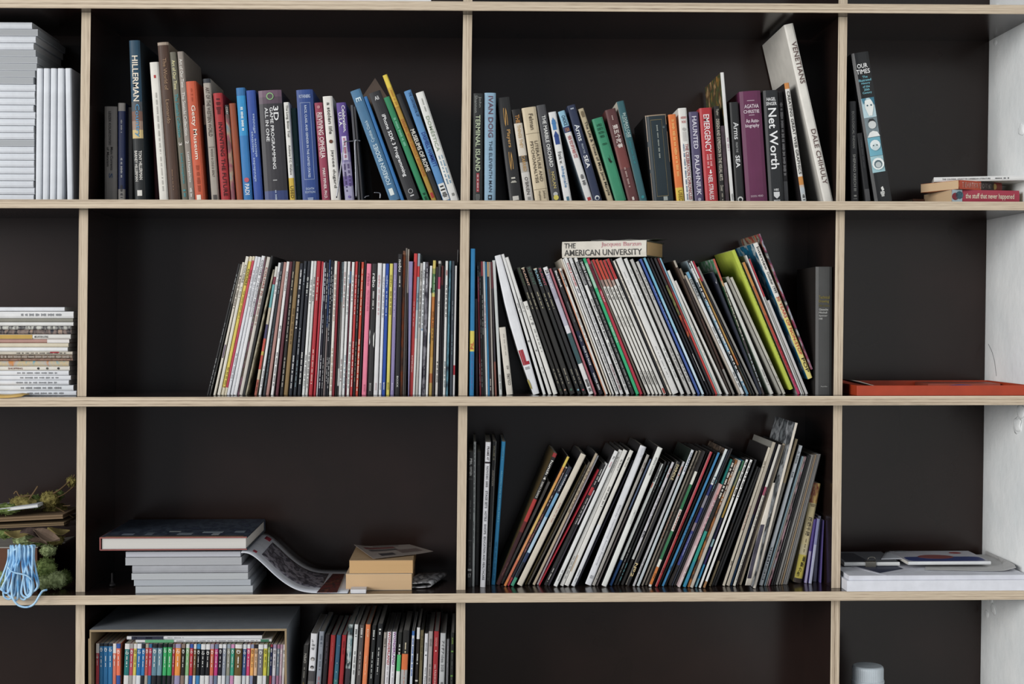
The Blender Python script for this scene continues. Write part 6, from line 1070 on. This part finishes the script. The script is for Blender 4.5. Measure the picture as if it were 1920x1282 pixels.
o = flatbook('paperback_book', XP(655, .042, pz2), .042, XP(774, .042, pz2)-XP(655, .042, pz2), .185, pz2, ph2*.98, ('b89870', ), kind='p', spine='back', pg='cba678', label='tan-edged paperback, upper of the two lying flat', cat='book', group='two lying tan paperbacks')
mz = pz2+ph2+.0012
g = []
for i in range(7):
    row_ = []
    for j in range(11):
        u, v_ = j/10, i/6
        a = Vector((XP(700, .045, mz), .045, 0)).lerp(Vector((XP(812, .12, mz), .125, 0)), u); b_ = Vector((XP(664, .2, mz), .2, 0)).lerp(Vector((XP(768, .23, mz), .232, 0)), u)
        p = a.lerp(b_, v_); row_.append((p.x, p.y, mz+.001+.006*max(0, u-.75)*4*(1-v_)*.3+.005*max(0, .25-u)*4*v_))
    g.append(row_)
v, f = sheet(g, .0006); lf = mesh('leaflet', v, f, mat('8c8078', .6), None); tag(lf, 'creased printed leaflet lying on the tan paperbacks', 'leaflet')
def on_sheet(u0, u1, v0, v1, c, nm):
    gg = []
    for i in range(4):
        r_ = []
        for j in range(5):
            fu, fv = (u0+(u1-u0)*j/4)*10, (v0+(v1-v0)*i/3)*6
            a, b_ = min(9, int(fu)), min(5, int(fv)); du, dv = fu-a, fv-b_
            p = Vector(g[b_][a])*(1-du)*(1-dv)+Vector(g[b_][a+1])*du*(1-dv)+Vector(g[b_+1][a])*(1-du)*dv+Vector(g[b_+1][a+1])*du*dv
            r_.append(p+Vector((0, 0, .0007)))
        gg.append(r_)
    v, f = sheet(gg, .0002); mesh(nm, v, f, mat(c, .5), None, lf)
for u0, u1, v0, v1, c in ((.1, .62, .68, .82, '6a3a38'), (.12, .6, .5, .62, '4a4444'), (.18, .42, .12, .3, '3a3638'), (.55, .9, .2, .5, '6a5a54'), (.3, .75, .86, .94, '5a5450')): on_sheet(u0, u1, v0, v1, c, 'printed_patch')
# folded newsletter: a sheet folded over on itself
nx0, nx1 = XP(779, .06, zl), XP(812, .06, zl)
fold = [(-.03, .0035), (.0, .0036), (.022, .0046), (.030, .008), (.026, .0125), (.014, .0135), (-.005, .012), (-.03, .0115)]
fp = spline([(nx0+.003+a_, 0, zl+b_-.0009) for a_, b_ in fold], 4)
g = [[(p.x+.03*i/6, .05+.125*i/6, p.z) for p in fp] for i in range(7)]
v, f = sheet(g, .0008); nl = mesh('folded_newsletter', v, f, mat('p:d0d0d0,b8b8ba,4a4a4c,d8d8d8', .6), None, None, True); tag(nl, 'folded grey newsletter lying beside the tan paperbacks', 'newsletter')
# small dark screw standing in the shadow
sx = XP(210, .1, zl); pr_ = [(0, 0), (.0075, 0), (.0075, .004), (.005, .006), (.0035, .009), (.0022, .012), (.0022, .026), (.0012, .028), (0, .0285)]
v, f = lathe(pr_, 16); o = mesh('screw', [(a+sx, b+.1, c+zl+.0002) for a, b, c in v], f, metal('3c3a3a', .5), None, None, True); tag(o, 'small dark screw standing on its head in shadow', 'screw')
# ------------------------------------------------------------ bottom shelf: cardboard box around the small magazines
bz, CBM, CBI = ZT[4]+.0002, mat('8b929b', .75, .2), mat('a08a68', .8, .2)
bt = dz(350, 1179.5, .028)
cb = empty('cardboard_box', (b0, .028, bz)); tag(cb, 'open grey cardboard box on its side packed with small magazines', 'box')
W_, H_, D_ = b1-b0, bt-bz, .235
def cbp(nm, x0, x1, y0, y1, z0, z1, outer):
    v, f = boxvf(x0, x1, y0, y1, z0, z1); mesh(nm, v, f, [CBI, CBM], [1 if k in outer else 0 for k in range(6)], cb)
cbp('bottom_panel', .0055, W_-.0045, 0, D_, 0, .004, ())
cbp('side_panel', 0, .0022, .0, D_, 0, H_-.018, (5,)); cbp('side_panel', .0026, .0052, .0, D_, 0, H_-.0045, (5,))
cbp('side_panel', W_-.004, W_, 0, D_, 0, H_-.0045, (3,)); cbp('top_panel', .0026, W_, 0, D_, H_-.0042, H_, (1, 3)); cbp('back_panel', .0055, W_-.0045, D_-.004, D_, .0045, H_-.0047, (4,))
zh = max(max(q[1] for q in poly(b)) for b in BX)+.0006
x0 = XP(254, .05, zh); flatbook('pocket_magazine', x0, .052, XP(509, .05, zh)-x0, .19, zh, .0058, ('d2d4d4', 'd0d2d4'), T=[('#', .07, .28, 1, '58a878'), ('~', .3, .9, .5, 'a0a0a4'), ('#', .92, .98, .9, '3c7a5c')], label='white magazine with green patch, lying flat on the boxed magazines', group='two magazines lying inside the box')
zh += .0063; x0 = XP(237.5, .05, zh); flatbook('pocket_magazine', x0, .052, XP(491, .05, zh)-x0, .19, zh, .0068, ('3a3a48', 'd2d4d8'), T=[('#', .035, .27, 1, '262a40'), ('19', .055, .075, .5, 'd0d0d4'), ('~', .14, .19, .4, 'b0b0b8'), ('~', .3, .42, .3, 'a0a0a4')], label='white magazine with navy end, topmost of those lying inside the box', group='two magazines lying inside the box')

# ------------------------------------------------------------ bottom shelf, last bay: white plastic bottle
bzz = ZT[4]+.0002; by = .12; cx = XP(1626.5, by, bzz); topz = dz(1626, 1247, by); Hh = topz-bzz
PL = mat('b9c4cc', .35, .5)
bo = empty('plastic_bottle', (cx, by, bzz)); tag(bo, 'white plastic bottle with ribbed screw cap on the lowest shelf', 'bottle')
v, f = lathe([(0, 0), (.040, 0), (.045, .004), (.045, Hh-.075), (.043, Hh-.062), (.036, Hh-.05), (.0335, Hh-.046), (.0335, Hh-.03), (0, Hh-.03)], 48); mesh('body', v, f, PL, None, bo, True)
cp = [(.0335, Hh-.036), (.0338, Hh-.034), (.0338, Hh-.030), (.032, Hh-.0288), (.032, Hh-.006), (.0312, Hh-.002), (.029, Hh), (0, Hh+.0004)]
v, f = lathe(cp, 96); v = [(x*(1+(.012 if (i % 96) % 2 else 0)), y*(1+(.012 if (i % 96) % 2 else 0)), z_) if 2 < i//96 < 5 else (x, y, z_) for i, (x, y, z_) in enumerate(v)]
mesh('cap', v, f, mat('c3ced6', .4, .5), None, bo)
# ------------------------------------------------------------ third shelf, last bay: paper stack and booklets
s0 = ZT[3]+.0003; sx0 = XP(1588, -.002, s0); sx1 = wallx(s0)-.005
st1, st2 = dz(1700, 1088, -.002)-s0, dz(1700, 1079, .0)-s0
a = slab('paper_stack', [(sx0, -.002), (sx1, -.002), (sx1, .235), (sx0-.001, .235)], s0, st1-.0002, 'd6d8e0'); tag(a, 'thick ream of white paper lying at the shelf edge by the wall', 'paper')
a = slab('paper_stack', [(sx0+.006, .004), (sx1-.002, .004), (sx1-.002, .22), (sx0+.002, .22)], s0+st1, st2-st1-.0002, 'cfd1da'); tag(a, 'thinner pad of white sheets on top of the paper ream', 'paper')
zt_ = s0+st2
a = slab('loose_sheet', q4([(1662, 1079), (1722, 1068), (1680, 1052), (1592, 1062)], zt_), zt_, .0006, 'c9cad4'); tag(a, 'loose sheet with dark printed panel angled on the paper pad', 'paper')
slab('printed_panel', q4([(1650, 1074), (1694, 1066), (1672, 1057), (1606, 1062)], zt_+.0008), zt_+.0007, .0002, '2c3450', a)
g = [[(lambda p: (p.x, p.y, zt_+.0008+.05*max(0, u-.85)))(PZ(*(Vector((1735, 1069)).lerp(Vector((1905, 1072)), u).lerp(Vector((1735, 1042)).lerp(Vector((1890, 1040)), u), w_)), zt_)) for u in [j/8 for j in range(9)]] for w_ in [i/6 for i in range(7)]]
g = [[(min(x, wallx(z)-.004), min(y, .27), z+.0006) for x, y, z in r_] for r_ in g]
v, f = sheet(g, .0006); o = mesh('loose_sheet', v, f, mat('b9b9b8', .6)); tag(o, 'grey-white sheet curling upward toward the white wall', 'paper')
z5 = zt_+.0022; y5 = .105
flatbook('booklet', XP(1583, y5, z5), y5, XP(1687, y5, z5)-XP(1583, y5, z5), .14, z5, dz(1640, 1052.5, y5)-dz(1640, 1059.5, y5), ('6c6e74', 'd2d4d4'), spine='front', label='stapled booklet held by a metal binder clip', cat='booklet')
z5b = z5+dz(1640, 1052.5, y5)-dz(1640, 1059.5, y5)
bq = [o_ for o_ in bpy.data.objects if o_.get('label', '').startswith('stapled booklet')][0]
slab('cover_print', [(.006, .01), (.055, .01), (.05, .12), (.01, .12)], z5b-z5+.0001, .0003, '3a3c44', bq)
y6 = .085; z6 = zt_+.0072
# blue and red booklet resting on the curled sheet
bk6 = flatbook('booklet', XP(1703, y6, z6), y6, XP(1858, y6, z6)-XP(1703, y6, z6), .14, z6, .0068, ('b0b0b8', 'd4d6d8'), spine='front', label='white booklet with blue and red cover picture on the paper stack', cat='booklet')
bw = XP(1858, y6, z6)-XP(1703, y6, z6)
for x0, x1, y0, y1, c in ((.03, .97, .006, .062, '33427c'), (.22, .66, .035, .085, '8a4a48'), (.7, .85, .10, .12, '9a3c3c')):
    sq = lambda q: math.copysign(abs(q)**(.3 if c == '33427c' else 1), q)
    pts = [(bw*(x0+x1)/2+bw*(x1-x0)/2*sq(math.cos(k*.3927)), (y0+y1)/2+(y1-y0)/2*sq(math.sin(k*.3927))) for k in range(16)]
    zq = .0069+(.0002 if c != '33427c' else 0); vs = [(a, b, zq) for a, b in pts]+[(a, b, zq+.0002) for a, b in pts]
    mesh('cover_print', vs, [tuple(range(16, 32))]+[(i, (i+1) % 16, 16+(i+1) % 16, 16+i) for i in range(16)], mat(c, .4), None, bk6)
g = [[(lambda p: Vector((p.x, p.y, z5b+.0016+.0022*math.sin(3.1*u)*w_+.001*u)))(PZ(1652+50*u+8*w_, 1050-14*w_, z5b)) for u in [j/8 for j in range(9)]] for w_ in [i/6 for i in range(7)]]
g = [[(p.x, min(p.y, .24), p.z) for p in r_] for r_ in g]
v, f = sheet(g, .0006); tag(mesh('loose_sheet', v, f, mat('b8bcc4', .5), None, None, True), 'pale curled sheet lying across both booklets', 'paper')
# binder clip
cm = metal('9a968c', .25); cl = empty('binder_clip', (XP(1632, y5, z5), y5-.002, z5)); tag(cl, 'small steel binder clip on the stapled booklet', 'clip')
cxx = Vector(cl.location); hh = z5b-z5
v, f = boxvf(-.011, .011, -.0016, -.0006, -.0012, hh+.0016); mesh('spine', v, f, cm, None, cl)
v, f = boxvf(-.011, .011, -.0006, .014, hh+.0006, hh+.0014); mesh('jaw', v, f, cm, None, cl)
v, f = boxvf(-.011, .011, -.0006, .014, -.0014, -.0006); mesh('jaw', v, f, cm, None, cl)
for zc, s_ in ((hh+.002, 1), (-.002+.0, -1)):
    lp = [(-.008, -.0015, zc), (-.008, -.006, zc+.004*s_), (-.005, -.007, zc+.0095*max(s_, -.1)), (.005, -.007, zc+.0095*max(s_, -.1)), (.008, -.006, zc+.004*s_), (.008, -.0015, zc)]
    v, f = tube(spline(lp, 5), .0008, 6); mesh('handle', v, f, cm, None, cl, True)
# ------------------------------------------------------------ third shelf, first bay: dried moss, cards and a blue cord
zm = ZT[3]
def mossmat(a, b, nm):
    m, nt, bs = _new(nm); L = nt.links.new
    tc = N(nt, 'ShaderNodeTexCoord'); nz = N(nt, 'ShaderNodeTexNoise'); nz.inputs['Scale'].default_value = 120; nz.inputs['Detail'].default_value = 5
    L(tc.outputs['Object'], nz.inputs['Vector']); cr = N(nt, 'ShaderNodeValToRGB'); cr.color_ramp.elements[0].position = .35; cr.color_ramp.elements[0].color = lin(a); cr.color_ramp.elements[1].position = .65; cr.color_ramp.elements[1].color = lin(b)
    L(nz.outputs['Fac'], cr.inputs[0]); L(cr.outputs[0], bs.inputs['Base Color']); bs.inputs['Roughness'].default_value = .95; bs.inputs['Specular IOR Level'].default_value = .1
    return m
MG, MP, MO = mossmat('4c5c30', '86965c', 'green_moss'), mossmat('6c7850', 'a8b484', 'pale_lichen'), mossmat('605832', '968c54', 'olive_moss')
def clump(px, py, y, rx, rz, m, label, seed):
    c = P(px, py, y); c.z = max(c.z, zm+rz*1.02+.001)
    rr = random.Random(seed); bm = bmesh.new(); bmesh.ops.create_icosphere(bm, subdivisions=3, radius=1)
    for q in bm.verts:
        d = q.co.normalized(); k = .78+.2*noise.noise(d*2.3+Vector((seed, 0, 0)))+.1*noise.noise(d*7+Vector((0, seed, 0)))
        q.co = Vector((d.x*rx*k, d.y*rx*.8*k, d.z*rz*k))
    base = [(q.co.copy(), q.normal.copy()) for q in bm.verts]
    # tufts: short pointed blades all over the clump
    vs = [tuple(v_.co) for v_ in bm.verts]; fs = [tuple(v_.index for v_ in f_.verts) for f_ in bm.faces]; bm.free()
    for p, nrm in base:
        for _ in range(3):
            d = (p.normalized()+Vector((rr.uniform(-.8, .8), rr.uniform(-.8, .8), rr.uniform(-.5, .8)))).normalized(); L_ = rr.uniform(.12, .26)*min(rx, rz)
            s_ = d.cross(Vector((rr.uniform(-1, 1), rr.uniform(-1, 1), 1))).normalized()*L_*.28
            o_ = p*.97+Vector((rr.uniform(-1, 1), rr.uniform(-1, 1), rr.uniform(-1, 1)))*.002
            i = len(vs); tip = o_+d*L_
            if tip.z+c.z < zm+.0006: continue
            vs += [tuple(o_-s_), tuple(o_+s_), tuple(tip)]; fs.append((i, i+1, i+2))
    o = mesh('moss_clump', vs, fs, m, None, None, False, c); tag(o, label, 'moss', 'dried moss clumps on the third shelf'); return o
CL = [(86, 1066, .055, .024, .026, MG, 'round green moss clump beside the blue cord'), (105, 1090, .05, .024, .021, MP, 'pale puffy lichen clump on the shelf before the divider'), (122, 1084, .09, .017, .018, MG, 'small green moss clump tucked beside the pale lichen'), (84, 1094, .045, .017, .017, MP, 'small pale lichen clump at the foot of the cord'),
      (12, 954, .07, .034, .014, MG, 'flat green moss clump lying on the upper booklet'), (44, 942, .09, .034, .018, MO, 'olive moss clump on top of the heap'), (66, 941, .11, .026, .017, MG, 'fresh green moss clump in the middle of the heap top'), (93, 936, .1, .024, .02, MO, 'olive moss clump at the root of the dry twigs'), (104, 958, .14, .03, .022, MO, 'dull moss clump between upper booklet and divider'), (110, 928, .12, .013, .012, MG, 'tiny green moss tuft below the longest twig'),
      (8, 1001, .06, .022, .012, MG, 'dark moss clump under the cardboard sheets'), (46, 1012, .075, .03, .012, MP, 'thin pale moss clump lying above the blue cord'), (76, 1013, .09, .022, .012, MG, 'green moss clump over the small grey card'), (102, 1012, .1, .026, .013, MO, 'brownish moss clump below the cardboard sheets'), (90, 1032, .075, .02, .014, MP, 'lichen clump hanging below the small grey card'), (134, 903, .112, .012, .013, MO, 'tiny moss tuft at the tip of the longest twig'), (6, 1086, .05, .016, .022, MP, 'pale moss clump half hidden by the cord')]
for i, (px, py, y, rx, rz, m, lb) in enumerate(CL): clump(px, py, y, rx, rz, m, lb, i+3)
# brown cardboard box behind the cord, two card sheets, white booklet
x0, x1 = XP(-110, .11, zm), XP(70, .11, zm); bh = dz(30, 1026, .11)-zm
kb = empty('small_carton', (x1, .11, zm+.0003)); tag(kb, 'brown carton standing behind the blue cord', 'box'); wv = x1-x0
v, f = boxvf(-wv, 0, 0, .13, 0, bh-.0015); mesh('carton_body', v, f, mat('6a4430', .8), None, kb)
v, f = boxvf(-wv-.002, .002, -.002, .132, bh-.0013, bh+.0008); mesh('carton_lid', v, f, mat('a8a49c', .7), None, kb)
v, f = boxvf(-wv, 0, -.0006, -.0001, bh*.28, bh*.34); mesh('tape_strip', v, f, mat('8a6a44', .6), None, kb)
def card(x0, x1, ya, yb_, y0, d, t, c, lb, nm='cardboard_sheet', cat='card', cf=None):
    A_, B2 = P(x0, ya, y0), P(x1, yb_, y0); dx = (B2-A_); ang = math.atan2(dx.z, dx.x)
    r_ = empty(nm, A_, (0, -ang, 0)); tag(r_, lb, cat); L_ = dx.length
    v, f = boxvf(0, L_, 0, d, 0, t*.3); mesh('sheet', v, f, mat(c, .8), None, r_)
    v, f = boxvf(.001, L_-.0005, .0008, d-.001, t*.3, t*.7); mesh('core', v, f, mat(cf or c, .8), None, r_)
    v, f = boxvf(0, L_, 0, d, t*.7, t); mesh('sheet', v, f, mat(c, .8), None, r_)
card(-60, 120, 993, 984.5, .052, .13, .006, '7a6444', 'lower brown cardboard sheet in the moss heap', cf='5a4830')
card(-60, 118, 981, 972, .055, .13, .008, '82694c', 'upper brown cardboard sheet in the moss heap', cf='6a5438')
card(-60, 71, 966, 951, .05, .11, .0065, 'b9bcc0', 'pale booklet lying on the cardboard sheets among moss', 'booklet', 'booklet', 'd8d8d4')
card(62, 122, 1027, 1018, .13, .08, .003, 'a09c94', 'small grey card sticking out below the cardboard sheets', 'card_sheet', 'card')
# dry leaves and twigs
rr = random.Random(5)
LEAFM = [mat('5c4a44', .8), mat('6e5a4a', .8), mat('8a7a44', .8), mat('4c3c3a', .8)]
for i, (px, py, y, s_, rz_, lb) in enumerate([(62, 1003, .04, .026, .4, 'curled brown dry leaf under the cardboard sheets'), (88, 1006, .042, .03, -.3, 'large purplish dry leaf under the cardboard sheets'), (108, 997, .06, .024, .7, 'dry leaf edge pointing to the divider'), (32, 1003, .04, .026, .5, 'yellow-green dry leaf above the cord'), (128, 985, .09, .022, .9, 'crumpled dry leaf beside the divider'), (70, 1016, .06, .02, 0, 'small dark dry leaf near the pale card')]):
    c = P(px, py, y)
    g = [[(s_*(u-.5)*2, s_*.5*math.sin(math.pi*min(.98, max(.02, u)))*(w_-.5)*2, .35*s_*math.sin(u*5+i)*.5+.4*s_*(w_-.5)**2*2) for u in [j/8 for j in range(9)]] for w_ in [k/4 for k in range(5)]]
    v, f = sheet(g, .0005); o = mesh('dry_leaf', v, f, LEAFM[i % 4 if i != 3 else 2]); o.location = c; o.rotation_euler = (.5, .2, rz_); tag(o, lb, 'leaf', 'dry leaves in the moss heap')
TW = mat('6a5234', .85)
for pts, r_, lb in (([(100, 925, .085), (112, 918, .09), (124, 908, .1), (136, 897, .11), (140, 890, .115)], .0018, 'longest dry twig rising toward the divider'), ([(55, 935, .07), (64, 922, .07), (71, 911, .07)], .0016, 'green twig tip on top of the moss'), ([(26, 926, .07), (31, 921, .07), (38, 930, .07), (60, 928, .075)], .0015, 'pale dry stem on the moss heap'), ([(104, 950, .1), (118, 958, .1), (138, 970, .1)], .0013, 'thin grey stem pointing down to the divider'), ([(108, 932, .095), (122, 925, .1), (138, 912, .105)], .0012, 'thin twig under the longest one'), ([(118, 948, .1), (128, 948, .1), (132, 947, .1)], .001, 'short grey stem beside the divider')):
    v, f = tube(spline([P(*q) for q in pts], 5), r_, 6); o = mesh('twig', v, f, TW, None, None, True); tag(o, lb, 'twig', 'dry twigs in the moss heap')
# blue cord: one long cord folded into hanging loops
rr = random.Random(11); path = []
yb0 = -.012
loops = [(16, 6, 1107, .0), (20, 16, 1123, .003), (26, 22, 1119, .006), (30, 33, 1118, .001), (36, 44, 1124, .004), (42, 52, 1116, .008), (46, 58, 1112, .002), (50, 62, 1108, .006), (54, 50, 1120, .009), (58, 64, 1106, .004), (28, 28, 1126, .008), (34, 12, 1112, .01)]
for k, (xt_, xb_, yb1, dy) in enumerate(loops):
    y_ = yb0-dy; w_ = 7+rr.uniform(-2, 3); x2 = xt_+rr.uniform(3, 7)
    path += [P(xt_, 1030, y_+.012), P(xt_-1, 1050, y_), P((xt_+xb_)/2-w_*.6, 1075, y_), P(xb_-w_, yb1-12, y_), P(xb_-w_*.5, yb1-2, y_), P(xb_+w_*.4, yb1-1, y_), P(xb_+w_, yb1-12, y_), P((x2+xb_)/2+w_*.5, 1072, y_-.002), P(x2, 1048, y_-.002), P(x2+.5, 1029, y_+.01), P(x2-1, 1022.5, y_+.018)]
path += [P(30, 1060, -.026), P(22, 1095, -.026), P(24, 1120, -.026), P(34, 1134, -.026), P(50, 1138, -.026), P(64, 1132, -.026), P(74, 1116, -.026), P(80, 1108, -.022), P(88, 1105.5, -.016)]
# it hangs over the edge of the shelf in front of the carton
v, f = tube(spline(path, 4), .0021, 7)
BC = mat('p:4f94cc,9cc8ec,b8dcf4,6cacdc', .7)
o = mesh('blue_cord', v, f, BC, None, None, True); tag(o, 'looped bundle of light blue cord hanging over the shelf edge', 'cord')
v, f = tube(spline([P(14, 1062, -.03), P(24, 1072, -.031), P(40, 1076, -.031), P(52, 1080, -.03), P(62, 1090, -.028)], 5), .0016, 7); mesh('cord_wrap', v, f, BC, None, o, True)
# hair-thin thread on the wall
pts = []
for px, py in ((1853, 645), (1860, 660), (1865, 680), (1868, 705)):
    d = ray(px, py); z_ = P(px, py, .2).z; t = (wallx(z_)-.0008-CAM.x)/d.x; pts.append(CAM+d*t)
v, f = tube(spline(pts, 5), .0004, 5); tag(mesh('thread', v, f, mat('6a6a6c', .7)), 'thin dark thread clinging to the white wall', 'thread')
flush_text()
bpy.context.view_layer.update()
